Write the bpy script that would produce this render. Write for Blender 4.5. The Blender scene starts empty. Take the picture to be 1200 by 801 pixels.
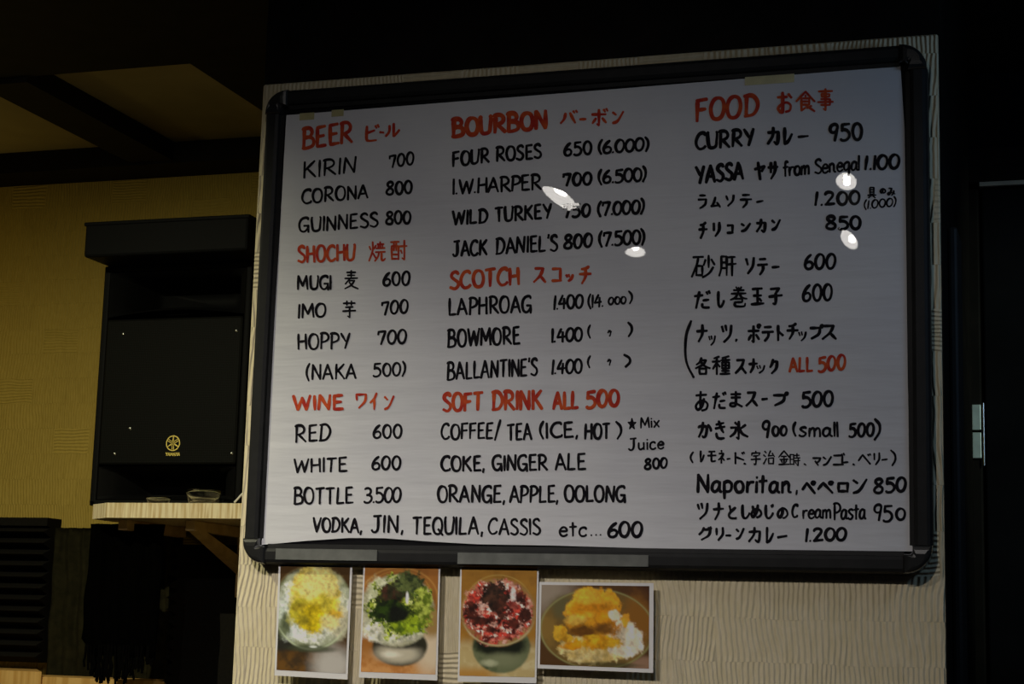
import bpy, bmesh, math, random
import numpy as np
from mathutils import Vector, Matrix, noise

random.seed(7)
SC = bpy.context.scene
COL = SC.collection
PI = math.pi

# ------------------------------------------------------------------ camera
F_PX, YAW, PITCH, ROLL = 2067.39, -0.314498, 0.163831, 0.027702
CAM = Vector((0.61899, -2.15206, 1.54026))
def cam_axes():
    ca, sa = math.cos(YAW), math.sin(YAW)
    cb, sb = math.cos(PITCH), math.sin(PITCH)
    cc, sc = math.cos(ROLL), math.sin(ROLL)
    f = Vector((sa*cb, ca*cb, sb)); r = Vector((ca, -sa, 0)); u = r.cross(f)
    return r*cc + u*sc, u*cc - r*sc, f
RX, UP, FW = cam_axes()
cd = bpy.data.cameras.new('camera')
cd.sensor_width = 36.0
cd.lens = F_PX/1200*36
cd.clip_start = 0.05
cam = bpy.data.objects.new('camera', cd); COL.objects.link(cam)
cam.matrix_world = Matrix(((RX.x, UP.x, -FW.x, CAM.x), (RX.y, UP.y, -FW.y, CAM.y),
                           (RX.z, UP.z, -FW.z, CAM.z), (0, 0, 0, 1)))
SC.camera = cam
vs = SC.view_settings
vs.view_transform = 'Standard'; vs.look = 'None'; vs.gamma = 1.0; vs.use_curve_mapping = False
vs.exposure = 0.0

# ------------------------------------------------------------------ world and lights
w = bpy.data.worlds.new('world'); SC.world = w; w.use_nodes = True
bg = w.node_tree.nodes['Background']
bg.inputs['Color'].default_value = (0.45, 0.6, 1.0, 1); bg.inputs['Strength'].default_value = 0.004

def aim(o, target):
    o.rotation_euler = (Vector(target) - o.location).to_track_quat('-Z', 'Y').to_euler()
def spot(name, loc, target, power, color, angle, blend, radius):
    l = bpy.data.lights.new(name, 'SPOT'); l.energy = power; l.color = color
    l.spot_size = math.radians(angle); l.spot_blend = blend; l.shadow_soft_size = radius
    o = bpy.data.objects.new(name, l); COL.objects.link(o); o.location = loc; aim(o, target)
    return o
# ceiling spots: (x, y, z of the opening), beam target, power, colour, cone, head direction, opening radius
LAMPS = [
    ((-0.409, -1.310, 2.450), (-0.448, -0.503, 0.954), 54, (1.0, 0.936, 0.912), 95.5, (-0.35, 0.20, -0.90), 0.033),
    ((0.182, -1.324, 2.450), (-0.139, -0.10, 1.181), 13, (1.0, 0.936, 0.912), 93.7, (0.05, 0.66, -0.75), 0.021),
    ((-0.383, -1.867, 2.450), (-1.2, -1.6, 0.8), 3, (1.0, 0.9, 0.78), 70, (0.0, 0.28, -0.95), 0.023),
    ((0.127, -1.833, 2.463), (0.6, -1.6, 0.9), 3, (1.0, 0.9, 0.8), 70, (-0.42, 0.60, -0.62), 0.026),
    ((-1.161, -0.495, 2.450), (-1.048, 0.537, 1.233), 51, (1.0, 0.96, 0.66), 110.4, (0.08, 0.70, -0.75), 0.021),
]
for pos, tg, p, c, a, hd, rr in LAMPS:
    spot('spot_beam', Vector(pos) + Vector(hd).normalized()*0.004, tg, p, c, a, 1.0, 0.006)
spot('hinge_fill', (1.5, -0.2, 2.44), (0.458, 0.80, 1.86), 22, (0.80, 1.0, 0.86), 36, 1.0, 0.03)  # added fill light for the hinge; no lamp is known here
# a warm bulb over the bar (out of the frame on the left) and the cool light of the next room on the right
def point(name, loc, power, color, radius):
    l = bpy.data.lights.new(name, 'POINT'); l.energy = power; l.color = color; l.shadow_soft_size = radius
    o = bpy.data.objects.new(name, l); COL.objects.link(o); o.location = loc
point('bar_bulb_glow', (-1.75, 0.72, 2.16), 0.5, (1.0, 0.76, 0.20), 0.04)
point('next_room_glow', (1.0, -0.30, 2.14), 2.2, (0.40, 0.64, 1.0), 0.08)

# ------------------------------------------------------------------ materials
def nt(name):
    m = bpy.data.materials.new(name); m.use_nodes = True
    t = m.node_tree; return m, t, t.nodes['Principled BSDF']
def mat(name, col, rough=0.5, metal=0.0, spec=0.5, coat=0.0, noise_amt=0.0, noise_scale=30, bump=0.0):
    m, t, b = nt(name)
    b.inputs['Base Color'].default_value = (*col, 1)
    b.inputs['Roughness'].default_value = rough; b.inputs['Metallic'].default_value = metal
    b.inputs['Specular IOR Level'].default_value = spec
    b.inputs['Coat Weight'].default_value = coat; b.inputs['Coat Roughness'].default_value = 0.06
    if noise_amt or bump:
        tc = t.nodes.new('ShaderNodeTexCoord'); n = t.nodes.new('ShaderNodeTexNoise')
        n.inputs['Scale'].default_value = noise_scale; n.inputs['Detail'].default_value = 4
        t.links.new(tc.outputs['Object'], n.inputs['Vector'])
        if noise_amt:
            r = t.nodes.new('ShaderNodeValToRGB')
            r.color_ramp.elements[0].position = 0.3; r.color_ramp.elements[1].position = 0.7
            r.color_ramp.elements[0].color = (*[c*(1-noise_amt) for c in col], 1)
            r.color_ramp.elements[1].color = (*[min(1, c*(1+noise_amt)) for c in col], 1)
            t.links.new(n.outputs['Fac'], r.inputs['Fac']); t.links.new(r.outputs['Color'], b.inputs['Base Color'])
        if bump:
            bp = t.nodes.new('ShaderNodeBump'); bp.inputs['Distance'].default_value = bump
            t.links.new(n.outputs['Fac'], bp.inputs['Height']); t.links.new(bp.outputs['Normal'], b.inputs['Normal'])
    return m

def math_node(t, op, a, b=None):
    n = t.nodes.new('ShaderNodeMath'); n.operation = op
    for i, v in enumerate((a, b)):
        if v is None: continue
        if isinstance(v, (int, float)): n.inputs[i].default_value = v
        else: t.links.new(v, n.inputs[i])
    return n.outputs[0]

def wallpaper(name, col):
    """cream woven wallpaper: ribs that run up and down, in patches sideways"""
    m, t, b = nt(name)
    tc = t.nodes.new('ShaderNodeTexCoord')
    nz = t.nodes.new('ShaderNodeTexNoise'); nz.inputs['Scale'].default_value = 16; nz.inputs['Detail'].default_value = 2
    t.links.new(tc.outputs['Object'], nz.inputs['Vector'])
    sep = t.nodes.new('ShaderNodeSeparateXYZ'); t.links.new(tc.outputs['Object'], sep.inputs[0])
    wob = math_node(t, 'MULTIPLY', math_node(t, 'SUBTRACT', nz.outputs['Fac'], 0.5), 0.012)
    X = math_node(t, 'ADD', sep.outputs['X'], sep.outputs['Y']); Z = sep.outputs['Z']
    # patches: bricks about 8 by 5 cm, each with its own rib direction, pitch and phase
    row = math_node(t, 'FLOOR', math_node(t, 'MULTIPLY', math_node(t, 'ADD', Z, math_node(t, 'MULTIPLY', wob, 0.6)), 18.5))
    shift = math_node(t, 'FRACT', math_node(t, 'MULTIPLY', row, 0.377))
    colm = math_node(t, 'FLOOR', math_node(t, 'ADD', math_node(t, 'MULTIPLY', math_node(t, 'ADD', X, math_node(t, 'MULTIPLY', wob, 0.6)), 12.0), shift))
    cxy = t.nodes.new('ShaderNodeCombineXYZ'); t.links.new(colm, cxy.inputs[0]); t.links.new(row, cxy.inputs[1])
    wn = t.nodes.new('ShaderNodeTexWhiteNoise'); wn.noise_dimensions = '2D'; t.links.new(cxy.outputs[0], wn.inputs['Vector'])
    sc_ = t.nodes.new('ShaderNodeSeparateColor'); t.links.new(wn.outputs['Color'], sc_.inputs[0])
    tilt = math_node(t, 'MULTIPLY', math_node(t, 'SUBTRACT', sc_.outputs[1], 0.5), 0.22)
    u = math_node(t, 'ADD', math_node(t, 'ADD', X, math_node(t, 'MULTIPLY', Z, tilt)), wob)
    v = math_node(t, 'ADD', Z, wob)
    K = math_node(t, 'MULTIPLY', math_node(t, 'ADD', 0.85, math_node(t, 'MULTIPLY', sc_.outputs[2], 0.35)), 2*PI/0.0066)
    su = math_node(t, 'SINE', math_node(t, 'MULTIPLY', u, K))
    sv = math_node(t, 'SINE', math_node(t, 'MULTIPLY', v, K))
    pick = math_node(t, 'GREATER_THAN', sc_.outputs[0], 0.84)
    mx = t.nodes.new('ShaderNodeMix'); mx.data_type = 'FLOAT'
    t.links.new(pick, mx.inputs[0]); t.links.new(su, mx.inputs[2]); t.links.new(sv, mx.inputs[3])
    n2 = t.nodes.new('ShaderNodeTexNoise'); n2.inputs['Scale'].default_value = 140; n2.inputs['Detail'].default_value = 3
    mp2 = t.nodes.new('ShaderNodeMapping'); mp2.inputs['Scale'].default_value = (1, 1, 0.35)
    t.links.new(tc.outputs['Object'], mp2.inputs['Vector']); t.links.new(mp2.outputs['Vector'], n2.inputs['Vector'])
    h = math_node(t, 'ADD', mx.outputs[0], math_node(t, 'MULTIPLY', n2.outputs['Fac'], 2.2))
    bp = t.nodes.new('ShaderNodeBump'); bp.inputs['Distance'].default_value = 0.0007; bp.inputs['Strength'].default_value = 1.0
    t.links.new(h, bp.inputs['Height']); t.links.new(bp.outputs['Normal'], b.inputs['Normal'])
    rp = t.nodes.new('ShaderNodeValToRGB')
    rp.color_ramp.elements[0].position = 0.35; rp.color_ramp.elements[1].position = 0.65
    rp.color_ramp.elements[0].color = (col[0]*.93, col[1]*.92, col[2]*.86, 1); rp.color_ramp.elements[1].color = (*col, 1)
    t.links.new(n2.outputs['Fac'], rp.inputs['Fac']); t.links.new(rp.outputs['Color'], b.inputs['Base Color'])
    b.inputs['Roughness'].default_value = 0.75; b.inputs['Specular IOR Level'].default_value = 0.2
    return m

def vinyl(name, col, col2=None, scale=60):
    """paper or ink under a clear glossy film with gentle ripples"""
    m, t, b = nt(name)
    tc = t.nodes.new('ShaderNodeTexCoord')
    b.inputs['Base Color'].default_value = (*col, 1); b.inputs['Roughness'].default_value = 0.85
    b.inputs['Specular IOR Level'].default_value = 0.0
    b.inputs['Coat Weight'].default_value = 1.0; b.inputs['Coat Roughness'].default_value = 0.0
    n = t.nodes.new('ShaderNodeTexNoise'); n.inputs['Scale'].default_value = 9.0; n.inputs['Detail'].default_value = 1.0
    t.links.new(tc.outputs['Object'], n.inputs['Vector'])
    bp = t.nodes.new('ShaderNodeBump'); bp.inputs['Distance'].default_value = 0.00045; bp.inputs['Strength'].default_value = 1.0
    t.links.new(n.outputs['Fac'], bp.inputs['Height']); t.links.new(bp.outputs['Normal'], b.inputs['Coat Normal'])
    mpw = t.nodes.new('ShaderNodeMapping'); mpw.inputs['Scale'].default_value = (1.2, 1.0, 9.0)
    t.links.new(tc.outputs['Object'], mpw.inputs['Vector'])
    nw = t.nodes.new('ShaderNodeTexNoise'); nw.inputs['Scale'].default_value = 5.0; nw.inputs['Detail'].default_value = 3.0
    t.links.new(mpw.outputs['Vector'], nw.inputs['Vector'])
    bw = t.nodes.new('ShaderNodeBump'); bw.inputs['Distance'].default_value = 0.0022; bw.inputs['Strength'].default_value = 1.0
    t.links.new(nw.outputs['Fac'], bw.inputs['Height']); t.links.new(bw.outputs['Normal'], b.inputs['Normal'])
    if col2:
        n2 = t.nodes.new('ShaderNodeTexNoise'); n2.inputs['Scale'].default_value = scale; n2.inputs['Detail'].default_value = 2
        t.links.new(tc.outputs['Object'], n2.inputs['Vector'])
        r = t.nodes.new('ShaderNodeValToRGB')
        r.color_ramp.elements[0].position = 0.38; r.color_ramp.elements[1].position = 0.62
        r.color_ramp.elements[0].color = (*col, 1); r.color_ramp.elements[1].color = (*col2, 1)
        t.links.new(n2.outputs['Fac'], r.inputs['Fac']); t.links.new(r.outputs['Color'], b.inputs['Base Color'])
    return m

def wood(name, c1, c2, ring=40, axis='X', rough=0.45):
    m, t, b = nt(name)
    tc = t.nodes.new('ShaderNodeTexCoord'); mp = t.nodes.new('ShaderNodeMapping')
    s = {'X': (0.25, 1, 1), 'Y': (1, 0.15, 1), 'Z': (1, 1, 0.06)}[axis]
    mp.inputs['Scale'].default_value = s; t.links.new(tc.outputs['Object'], mp.inputs['Vector'])
    wv = t.nodes.new('ShaderNodeTexNoise'); wv.inputs['Scale'].default_value = ring; wv.inputs['Detail'].default_value = 4
    t.links.new(mp.outputs['Vector'], wv.inputs['Vector'])
    r = t.nodes.new('ShaderNodeValToRGB')
    r.color_ramp.elements[0].position = 0.40; r.color_ramp.elements[1].position = 0.58
    r.color_ramp.elements[0].color = (*c1, 1); r.color_ramp.elements[1].color = (*c2, 1)
    t.links.new(wv.outputs['Fac'], r.inputs['Fac']); t.links.new(r.outputs['Color'], b.inputs['Base Color'])
    b.inputs['Roughness'].default_value = rough; b.inputs['Specular IOR Level'].default_value = 0.3
    return m

def emit(name, col, s):
    m = bpy.data.materials.new(name); m.use_nodes = True; t = m.node_tree
    t.nodes.remove(t.nodes['Principled BSDF'])
    e = t.nodes.new('ShaderNodeEmission'); e.inputs['Color'].default_value = (*col, 1); e.inputs['Strength'].default_value = s
    t.links.new(e.outputs[0], t.nodes['Material Output'].inputs['Surface'])
    return m

M = dict(
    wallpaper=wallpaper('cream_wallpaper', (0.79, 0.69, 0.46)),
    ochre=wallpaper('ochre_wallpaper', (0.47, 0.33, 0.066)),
    panel=mat('ceiling_panel', (0.34, 0.28, 0.14), 0.8, spec=0.1, noise_amt=0.08, noise_scale=12),
    black_wood=mat('black_stained_wood', (0.010, 0.008, 0.006), 0.7, spec=0.1, noise_amt=0.3, noise_scale=20),
    black_wall=mat('black_wall', (0.006, 0.006, 0.007), 0.85, spec=0.05, noise_amt=0.3, noise_scale=8),
    casing=mat('dim_casing', (0.03, 0.026, 0.022), 0.6, spec=0.3, noise_amt=0.2, noise_scale=25),
    pale_trim=mat('pale_trim', (0.40, 0.36, 0.30), 0.6, noise_amt=0.15, noise_scale=30),
    frame=mat('charcoal_plastic', (0.018, 0.018, 0.017), 0.5, spec=0.16, noise_amt=0.15, noise_scale=60),
    frame_lip=mat('dark_frame_lip', (0.005, 0.005, 0.006), 0.55, spec=0.1, noise_amt=0.1, noise_scale=60),
    cap=mat('glossy_cap', (0.022, 0.022, 0.020), 0.22, spec=0.9, noise_amt=0.1, noise_scale=40, coat=0.5),
    blackboard=mat('blackboard', (0.005, 0.005, 0.006), 0.6, spec=0.1, noise_amt=0.2, noise_scale=50),
    paper=vinyl('film_covered_paper', (0.79, 0.79, 0.79), (0.76, 0.76, 0.77), 14),
    ink=vinyl('black_marker', (0.012, 0.011, 0.014), (0.02, 0.018, 0.02)),
    red=vinyl('red_marker', (0.52, 0.042, 0.030), (0.70, 0.115, 0.035), 60),
    tape_y=mat('yellowed_tape', (0.55, 0.50, 0.24), 0.35, spec=0.4, noise_amt=0.15, noise_scale=40),
    tape=mat('grey_tape', (0.17, 0.175, 0.155), 0.28, spec=0.5, noise_amt=0.2, noise_scale=50, coat=0.3),
    cabinet=mat('black_speaker_plastic', (0.0025, 0.0025, 0.0024), 0.65, spec=0.10, noise_amt=0.2, noise_scale=120, bump=0.0002),
    grille=mat('black_grille', (0.0025, 0.0026, 0.0018), 0.6, spec=0.08),
    gold=mat('gold_print', (0.75, 0.58, 0.12), 0.4, metal=0.2, noise_amt=0.1),
    steel=mat('bright_steel', (0.75, 0.76, 0.74), 0.28, metal=1.0, noise_amt=0.06, noise_scale=60),
    hinge=mat('satin_hinge_steel', (0.78, 0.88, 0.80), 0.45, metal=0.6, noise_amt=0.1, noise_scale=60),
    shelf=wood('pine_shelf', (0.60, 0.44, 0.22), (0.82, 0.70, 0.46), 170, 'Z', 0.5),
    shelf_dark=wood('pine_bracket', (0.55, 0.36, 0.15), (0.68, 0.48, 0.22), 30, 'X', 0.5),
    ledge=wood('orange_wood_ledge', (0.62, 0.34, 0.09), (0.78, 0.48, 0.16), 70, 'Z', 0.45),
    foam=mat('charcoal_foam', (0.011, 0.010, 0.008), 0.95, spec=0.05, noise_amt=0.2, noise_scale=200),
    curtain=mat('dark_grey_cloth', (0.034, 0.030, 0.013), 0.9, spec=0.1, noise_amt=0.35, noise_scale=60),
    fringe=mat('black_fringe_cloth', (0.0015, 0.0014, 0.0012), 0.95, spec=0.02, noise_amt=0.3, noise_scale=90),
    cable=mat('white_cable', (0.72, 0.70, 0.62), 0.45, noise_amt=0.05),
    plug=mat('red_plug', (0.45, 0.03, 0.03), 0.4, noise_amt=0.05),
    lamp_body=mat('black_lamp_housing', (0.02, 0.02, 0.02), 0.5, noise_amt=0.1),
    reflector=emit('lit_reflector', (1.0, 0.95, 0.88), 13),
    bulb=emit('lit_bulb', (1.0, 0.95, 0.86), 75),
    print_edge=mat('print_white', (0.84, 0.82, 0.78), 0.35, coat=0.4, noise_amt=0.02),
    floor=wood('dark_floor_boards', (0.03, 0.02, 0.012), (0.05, 0.035, 0.02), 12, 'Y', 0.6),
)
gm, gt, gb = nt('clear_glass')
gb.inputs['Transmission Weight'].default_value = 1.0; gb.inputs['Roughness'].default_value = 0.03; gb.inputs['IOR'].default_value = 1.48
gb.inputs['Base Color'].default_value = (0.92, 0.95, 0.92, 1)
M['glass'] = gm
# the speaker grille: fine round holes
def perforate(m):
    t = m.node_tree; b = t.nodes['Principled BSDF']
    tc = t.nodes.new('ShaderNodeTexCoord'); v = t.nodes.new('ShaderNodeTexVoronoi')
    v.inputs['Scale'].default_value = 320; v.inputs['Randomness'].default_value = 0.0
    t.links.new(tc.outputs['Object'], v.inputs['Vector'])
    bp = t.nodes.new('ShaderNodeBump'); bp.inputs['Distance'].default_value = 0.001; bp.inputs['Strength'].default_value = 0.6
    t.links.new(v.outputs['Distance'], bp.inputs['Height']); t.links.new(bp.outputs['Normal'], b.inputs['Normal'])
perforate(M['grille'])

# ------------------------------------------------------------------ mesh helpers
def obj(name, bm, m, parent=None, smooth=False, loc=None):
    me = bpy.data.meshes.new(name); bm.normal_update(); bm.to_mesh(me); bm.free()
    ms = m if isinstance(m, (list, tuple)) else [m]
    for k in ms: me.materials.append(k)
    if smooth:
        for p in me.polygons: p.use_smooth = True
    o = bpy.data.objects.new(name, me); COL.objects.link(o)
    if parent: o.parent = parent
    if loc: o.location = loc
    return o
def tag(o, label, cat, group=None, kind=None):
    if label: o['label'] = label
    if cat: o['category'] = cat
    if group: o['group'] = group
    if kind: o['kind'] = kind
    return o
def structure(o): o['kind'] = 'structure'; return o
def empty(name, loc, label, cat, group=None):
    o = bpy.data.objects.new(name, None); COL.objects.link(o); o.location = loc; o.empty_display_size = 0.05
    return tag(o, label, cat, group)
def box(bm, x0, x1, y0, y1, z0, z1, bev=0.0, seg=2):
    b = bmesh.new()
    bmesh.ops.create_cube(b, size=1.0)
    bmesh.ops.scale(b, vec=(x1-x0, y1-y0, z1-z0), verts=b.verts)
    bmesh.ops.translate(b, vec=((x0+x1)/2, (y0+y1)/2, (z0+z1)/2), verts=b.verts)
    if bev: bmesh.ops.bevel(b, geom=list(b.edges), offset=bev, segments=seg, affect='EDGES', profile=0.5)
    me = bpy.data.meshes.new('tmp'); b.to_mesh(me); b.free(); bm.from_mesh(me); bpy.data.meshes.remove(me)
    return bm
def nbox(*a, **k): return box(bmesh.new(), *a, **k)
def prism(bm, pts, axis, a, b):
    """closed outline pts (2D) extruded along axis between a and b"""
    def P(p, s):
        return {'x': (s, p[0], p[1]), 'y': (p[0], s, p[1]), 'z': (p[0], p[1], s)}[axis]
    va = [bm.verts.new(P(p, a)) for p in pts]; vb = [bm.verts.new(P(p, b)) for p in pts]
    n = len(pts); bm.faces.new(va); bm.faces.new(vb[::-1])
    for i in range(n): bm.faces.new((va[i], vb[i], vb[(i+1) % n], va[(i+1) % n]))
    bmesh.ops.recalc_face_normals(bm, faces=bm.faces)
    return bm
def lathe(bm, prof, cx, cy, n=32):
    rings = []
    for r, z in prof:
        rings.append([bm.verts.new((cx + r*math.cos(2*PI*k/n), cy + r*math.sin(2*PI*k/n), z)) for k in range(n)])
    for a, b in zip(rings, rings[1:]):
        for k in range(n): bm.faces.new((a[k], a[(k+1) % n], b[(k+1) % n], b[k]))
    return bm
def tube(bm, pts, r, n=10):
    pts = [Vector(p) for p in pts]; rings = []
    for i, p in enumerate(pts):
        d = (pts[min(i+1, len(pts)-1)] - pts[max(i-1, 0)]).normalized()
        a = d.orthogonal().normalized(); b = d.cross(a)
        if rings:
            a = (prev - d*prev.dot(d)).normalized(); b = d.cross(a)
        prev = a
        rings.append([bm.verts.new(p + (a*math.cos(2*PI*k/n) + b*math.sin(2*PI*k/n))*r) for k in range(n)])
    for A, B in zip(rings, rings[1:]):
        for k in range(n): bm.faces.new((A[k], A[(k+1) % n], B[(k+1) % n], B[k]))
    bm.faces.new(rings[0][::-1]); bm.faces.new(rings[-1])
    return bm

# ------------------------------------------------------------------ the room
structure(obj('floor', nbox(-3, 2.4, -3.2, 1.7, -0.05, 0), M['floor']))
structure(obj('ceiling', nbox(-3, 2.4, -3.2, 1.7, 2.53, 2.58), M['panel']))
# black ceiling lattice below the panels: the wide front field and the field over the pillar
structure(obj('trim_1', nbox(-3, 2.4, -3.2, 0.47, 2.50, 2.53), M['black_wood']))
structure(obj('trim_2', nbox(-0.835, 2.4, 0.47, 1.60, 2.50, 2.53), M['black_wood']))
structure(obj('trim_3', nbox(-1.26, -1.16, 0.47, 1.02, 2.49, 2.53), M['black_wood']))
structure(obj('trim_4', nbox(-3, -0.835, 1.01, 1.115, 2.485, 2.53), M['black_wood']))
structure(obj('trim_5', nbox(-1.86, -1.78, 0.47, 1.02, 2.49, 2.53), M['black_wood']))
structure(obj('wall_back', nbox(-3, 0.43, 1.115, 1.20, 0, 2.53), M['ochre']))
# the pillar that carries the board, topped by a black beam
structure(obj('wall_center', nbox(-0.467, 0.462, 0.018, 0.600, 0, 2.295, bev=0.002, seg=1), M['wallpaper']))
structure(obj('trim_6', nbox(-0.467, 0.4635, 0.022, 0.600, 2.2955, 2.4995), M['black_wood']))
structure(obj('side_shade_sheet', nbox(0.4622, 0.4635, 0.021, 0.598, 0, 2.2945), M['black_wood']))  # black sheet standing in for shade on the pillar's right side
structure(obj('trim_7', nbox(0.4637, 0.476, 0.115, 0.20, 0, 2.07, bev=0.004), M['casing']))
structure(obj('wall_right', nbox(0.30, 2.4, 0.832, 0.90, 0, 2.4995), M['black_wall']))
# the dark door on the right with its hinge
bm = nbox(0.400, 0.468, 0.795, 0.832, 0, 2.292, bev=0.003)
box(bm, 0.400, 1.45, 0.795, 0.832, 2.303, 2.36)
door = structure(obj('door_1', bm, M['black_wood']))
obj('door_leaf', nbox(0.4725, 1.32, 0.800, 0.832, 0.01, 2.290, bev=0.003), M['black_wall'], door)
tag(obj('door_head_strip', nbox(0.470, 1.4, 0.792, 0.800, 2.2945, 2.3015), M['pale_trim'], door), 'pale strip over the dark door', None)
bm = bmesh.new()
for z0, z1 in ((1.8875, 1.929), (1.8415, 1.8835)):
    box(bm, 0.4525, 0.4665, 0.790, 0.7945, z0, z1, bev=0.001)
hg = obj('hinge', bm, M['hinge'], door); hg['label'] = 'steel hinge leaf'
bm = bmesh.new(); lathe(bm, [(0.0, 1.829), (0.0014, 1.830), (0.0014, 1.931), (0.0, 1.932)], 0.4708, 0.789, 12)
obj('hinge_pin', bm, M['steel'], hg)

# ------------------------------------------------------------------ the menu board
BZ0, BZ1, BX = 1.623, 2.277, 0.45            # outer frame
BC = Vector((0, 0.018, 1.95))
board = empty('menu_board', BC, 'large black framed menu board with handwritten white drink and food list on pillar', 'menu board')
def L(x, y, z): return (x-BC.x, y-BC.y, z-BC.z)
def lbox(bm, x0, x1, y0, y1, z0, z1, bev=0.0, seg=2):
    return box(bm, x0-BC.x, x1-BC.x, y0-BC.y, y1-BC.y, z0-BC.z, z1-BC.z, bev, seg)
obj('board_panel', lbox(bmesh.new(), -0.436, 0.436, 0.004, 0.017, 1.637, 2.263), M['blackboard'], board)
FR = 0.0215; CAPW = 0.034
def bar(vertical, lo, hi, outer, sgn):
    """frame bar with a convex main face and a lower inner lip; outer = outer coordinate, sgn = direction inwards"""
    o = outer
    prof = [(0, 0.0175), (0, 0.000), (0.0025, -0.0045), (0.006, -0.006), (FR-0.005, -0.006), (FR-0.001, -0.004),
            (FR, 0.001), (FR+0.0055, 0.0015), (FR+0.0055, 0.0175)]
    pts = [(o + sgn*a, b) for a, b in prof]
    bm = bmesh.new()
    if vertical: prism(bm, [(a-BC.x, b-BC.y) for a, b in pts], 'z', lo-BC.z, hi-BC.z)
    else: prism(bm, [(b-BC.y, a-BC.z) for a, b in pts], 'x', lo-BC.x, hi-BC.x)
    return bm
obj('frame_side', bar(True, BZ0+CAPW, BZ1-CAPW, -BX, 1), M['frame'], board)
obj('frame_side', bar(True, BZ0+CAPW, BZ1-CAPW, BX, -1), M['frame'], board)
obj('frame_rail', bar(False, -BX+CAPW, BX-CAPW, BZ1, -1), M['frame'], board)
obj('frame_rail', bar(False, -BX+CAPW, BX-CAPW, BZ0, 1), M['frame'], board)
for sx in (-1, 1):
    for sz in (-1, 1):
        # rounded corner cap: an L whose outer corner is a quarter circle, front edge rounded over
        R_, T = CAPW - 0.001, FR + 0.002
        out = [(CAPW, 0.0)] + [(R_ - R_*math.sin(a), R_ - R_*math.cos(a)) for a in np.linspace(0, PI/2, 14)] + [(0.0, CAPW)]
        inn = [(T, CAPW), (T, T+0.003), (T+0.003, T), (CAPW, T)]
        ol = out + inn
        bm = bmesh.new()
        cz = BZ1 if sz > 0 else BZ0
        cen = (CAPW*0.45, CAPW*0.45)
        rings = []
        for y, s in ((0.0175, 1.0), (-0.002, 1.0), (-0.0056, 0.97), (-0.0078, 0.88), (-0.0092, 0.70), (-0.0100, 0.45)):
            rings.append([bm.verts.new(L(sx*(BX-(cen[0]+(a-cen[0])*s)), y, cz - sz*(cen[1]+(b-cen[1])*s))) for a, b in ol])
        n = len(ol)
        for A, B in zip(rings, rings[1:]):
            for k in range(n): bm.faces.new((A[k], A[(k+1) % n], B[(k+1) % n], B[k]))
        bm.faces.new(rings[-1])
        bmesh.ops.recalc_face_normals(bm, faces=bm.faces)
        obj('corner_cap', bm, M['cap'], board)

# paper sheet: slightly uneven cut, bottom edge wavy
top = [(-0.4205, 2.2425), (0.0, 2.2465), (0.4172, 2.2507)]
right = [(0.4215, 2.17), (0.4222, 2.05), (0.4225, 1.85), (0.4245, 1.72), (0.4262, 1.6500)]
bot = [(0.25, 1.6490), (0.10, 1.6500), (-0.02, 1.6520), (-0.12, 1.6525), (-0.18, 1.6550), (-0.25, 1.6590), (-0.30, 1.6588), (-0.36, 1.6545), (-0.4255, 1.6484)]
left = [(-0.4245, 1.80), (-0.4225, 2.0)]
bm = bmesh.new()
ol = top + right + bot + left
f_ = [bm.verts.new(L(x, 0.0018, z)) for x, z in ol]; k_ = [bm.verts.new(L(x, 0.0026, z)) for x, z in ol]
bm.faces.new(f_[::-1]); n = len(ol)
for i in range(n): bm.faces.new((f_[i], f_[(i+1) % n], k_[(i+1) % n], k_[i]))
bmesh.ops.recalc_face_normals(bm, faces=bm.faces)
paper = obj('paper_sheet', bm, M['paper'], board)
for x0, x1, z0, z1 in ((0.222, 0.285, 2.2395, 2.2505), (-0.400, -0.378, 2.2335, 2.2435), (-0.352, -0.334, 2.2355, 2.2450)):
    tp = obj('tape_piece', lbox(bmesh.new(), x0, x1, 0.0012, 0.0017, z0, z1), M['tape_y'], paper); tp['label'] = 'yellowed tape'

# ------------------------------------------------------------------ handwriting
def board_pt(px, py):
    """the point of the board's face seen at a pixel of the 1200x801 photograph"""
    d = RX*((px-600)/F_PX) + UP*((400.5-py)/F_PX) + FW
    t = (0.0018 - CAM.y)/d.y
    p = CAM + d*t
    return p.x, p.z
G = {}
def g(ch, wd, s): G[ch] = (wd, s)
g('A', 60, '0,0 28,100;28,100 60,0;10,34 50,35')
g('B', 54, '8,100 4,0;~0,96 32,101 46,80 36,58 8,52;~8,52 42,50 55,27 44,4 0,2')
g('C', 54, '~54,86 42,100 18,92 2,58 3,26 20,2 42,4 55,16')
g('D', 56, '10,100 6,0;~0,97 34,98 55,70 55,36 36,6 0,0')
g('E', 46, '6,100 4,0;6,98 44,101;5,52 38,54;4,1 46,3')
g('F', 46, '6,100 3,0;2,97 46,101;5,52 40,55')
g('G', 58, '~54,86 40,100 14,90 1,55 8,14 28,0 46,12 54,40;30,42 58,42;56,42 57,-6')
g('H', 54, '5,100 3,0;50,100 52,0;4,50 50,54')
g('I', 8, '5,100 4,0')
g('J', 50, '10,97 50,100;~34,100 34,28 24,4 8,2 0,14')
g('K', 56, '6,100 4,0;52,100 6,44;18,56 56,0')
g('L', 44, '6,100 3,0;3,1 44,4')
g('M', 72, '2,0 8,100;8,100 36,24;36,24 64,100;64,100 70,0')
g('N', 56, '2,0 6,100;6,100 50,0;50,0 54,100')
g('O', 58, '~30,100 10,88 0,52 9,12 28,0 48,10 58,48 50,88 28,100')
g('P', 50, '8,100 4,0;~0,96 32,101 50,80 42,54 8,46')
g('Q', 60, '~30,100 10,88 0,52 9,12 28,0 48,10 58,48 50,88 28,100;34,30 62,-6')
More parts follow.
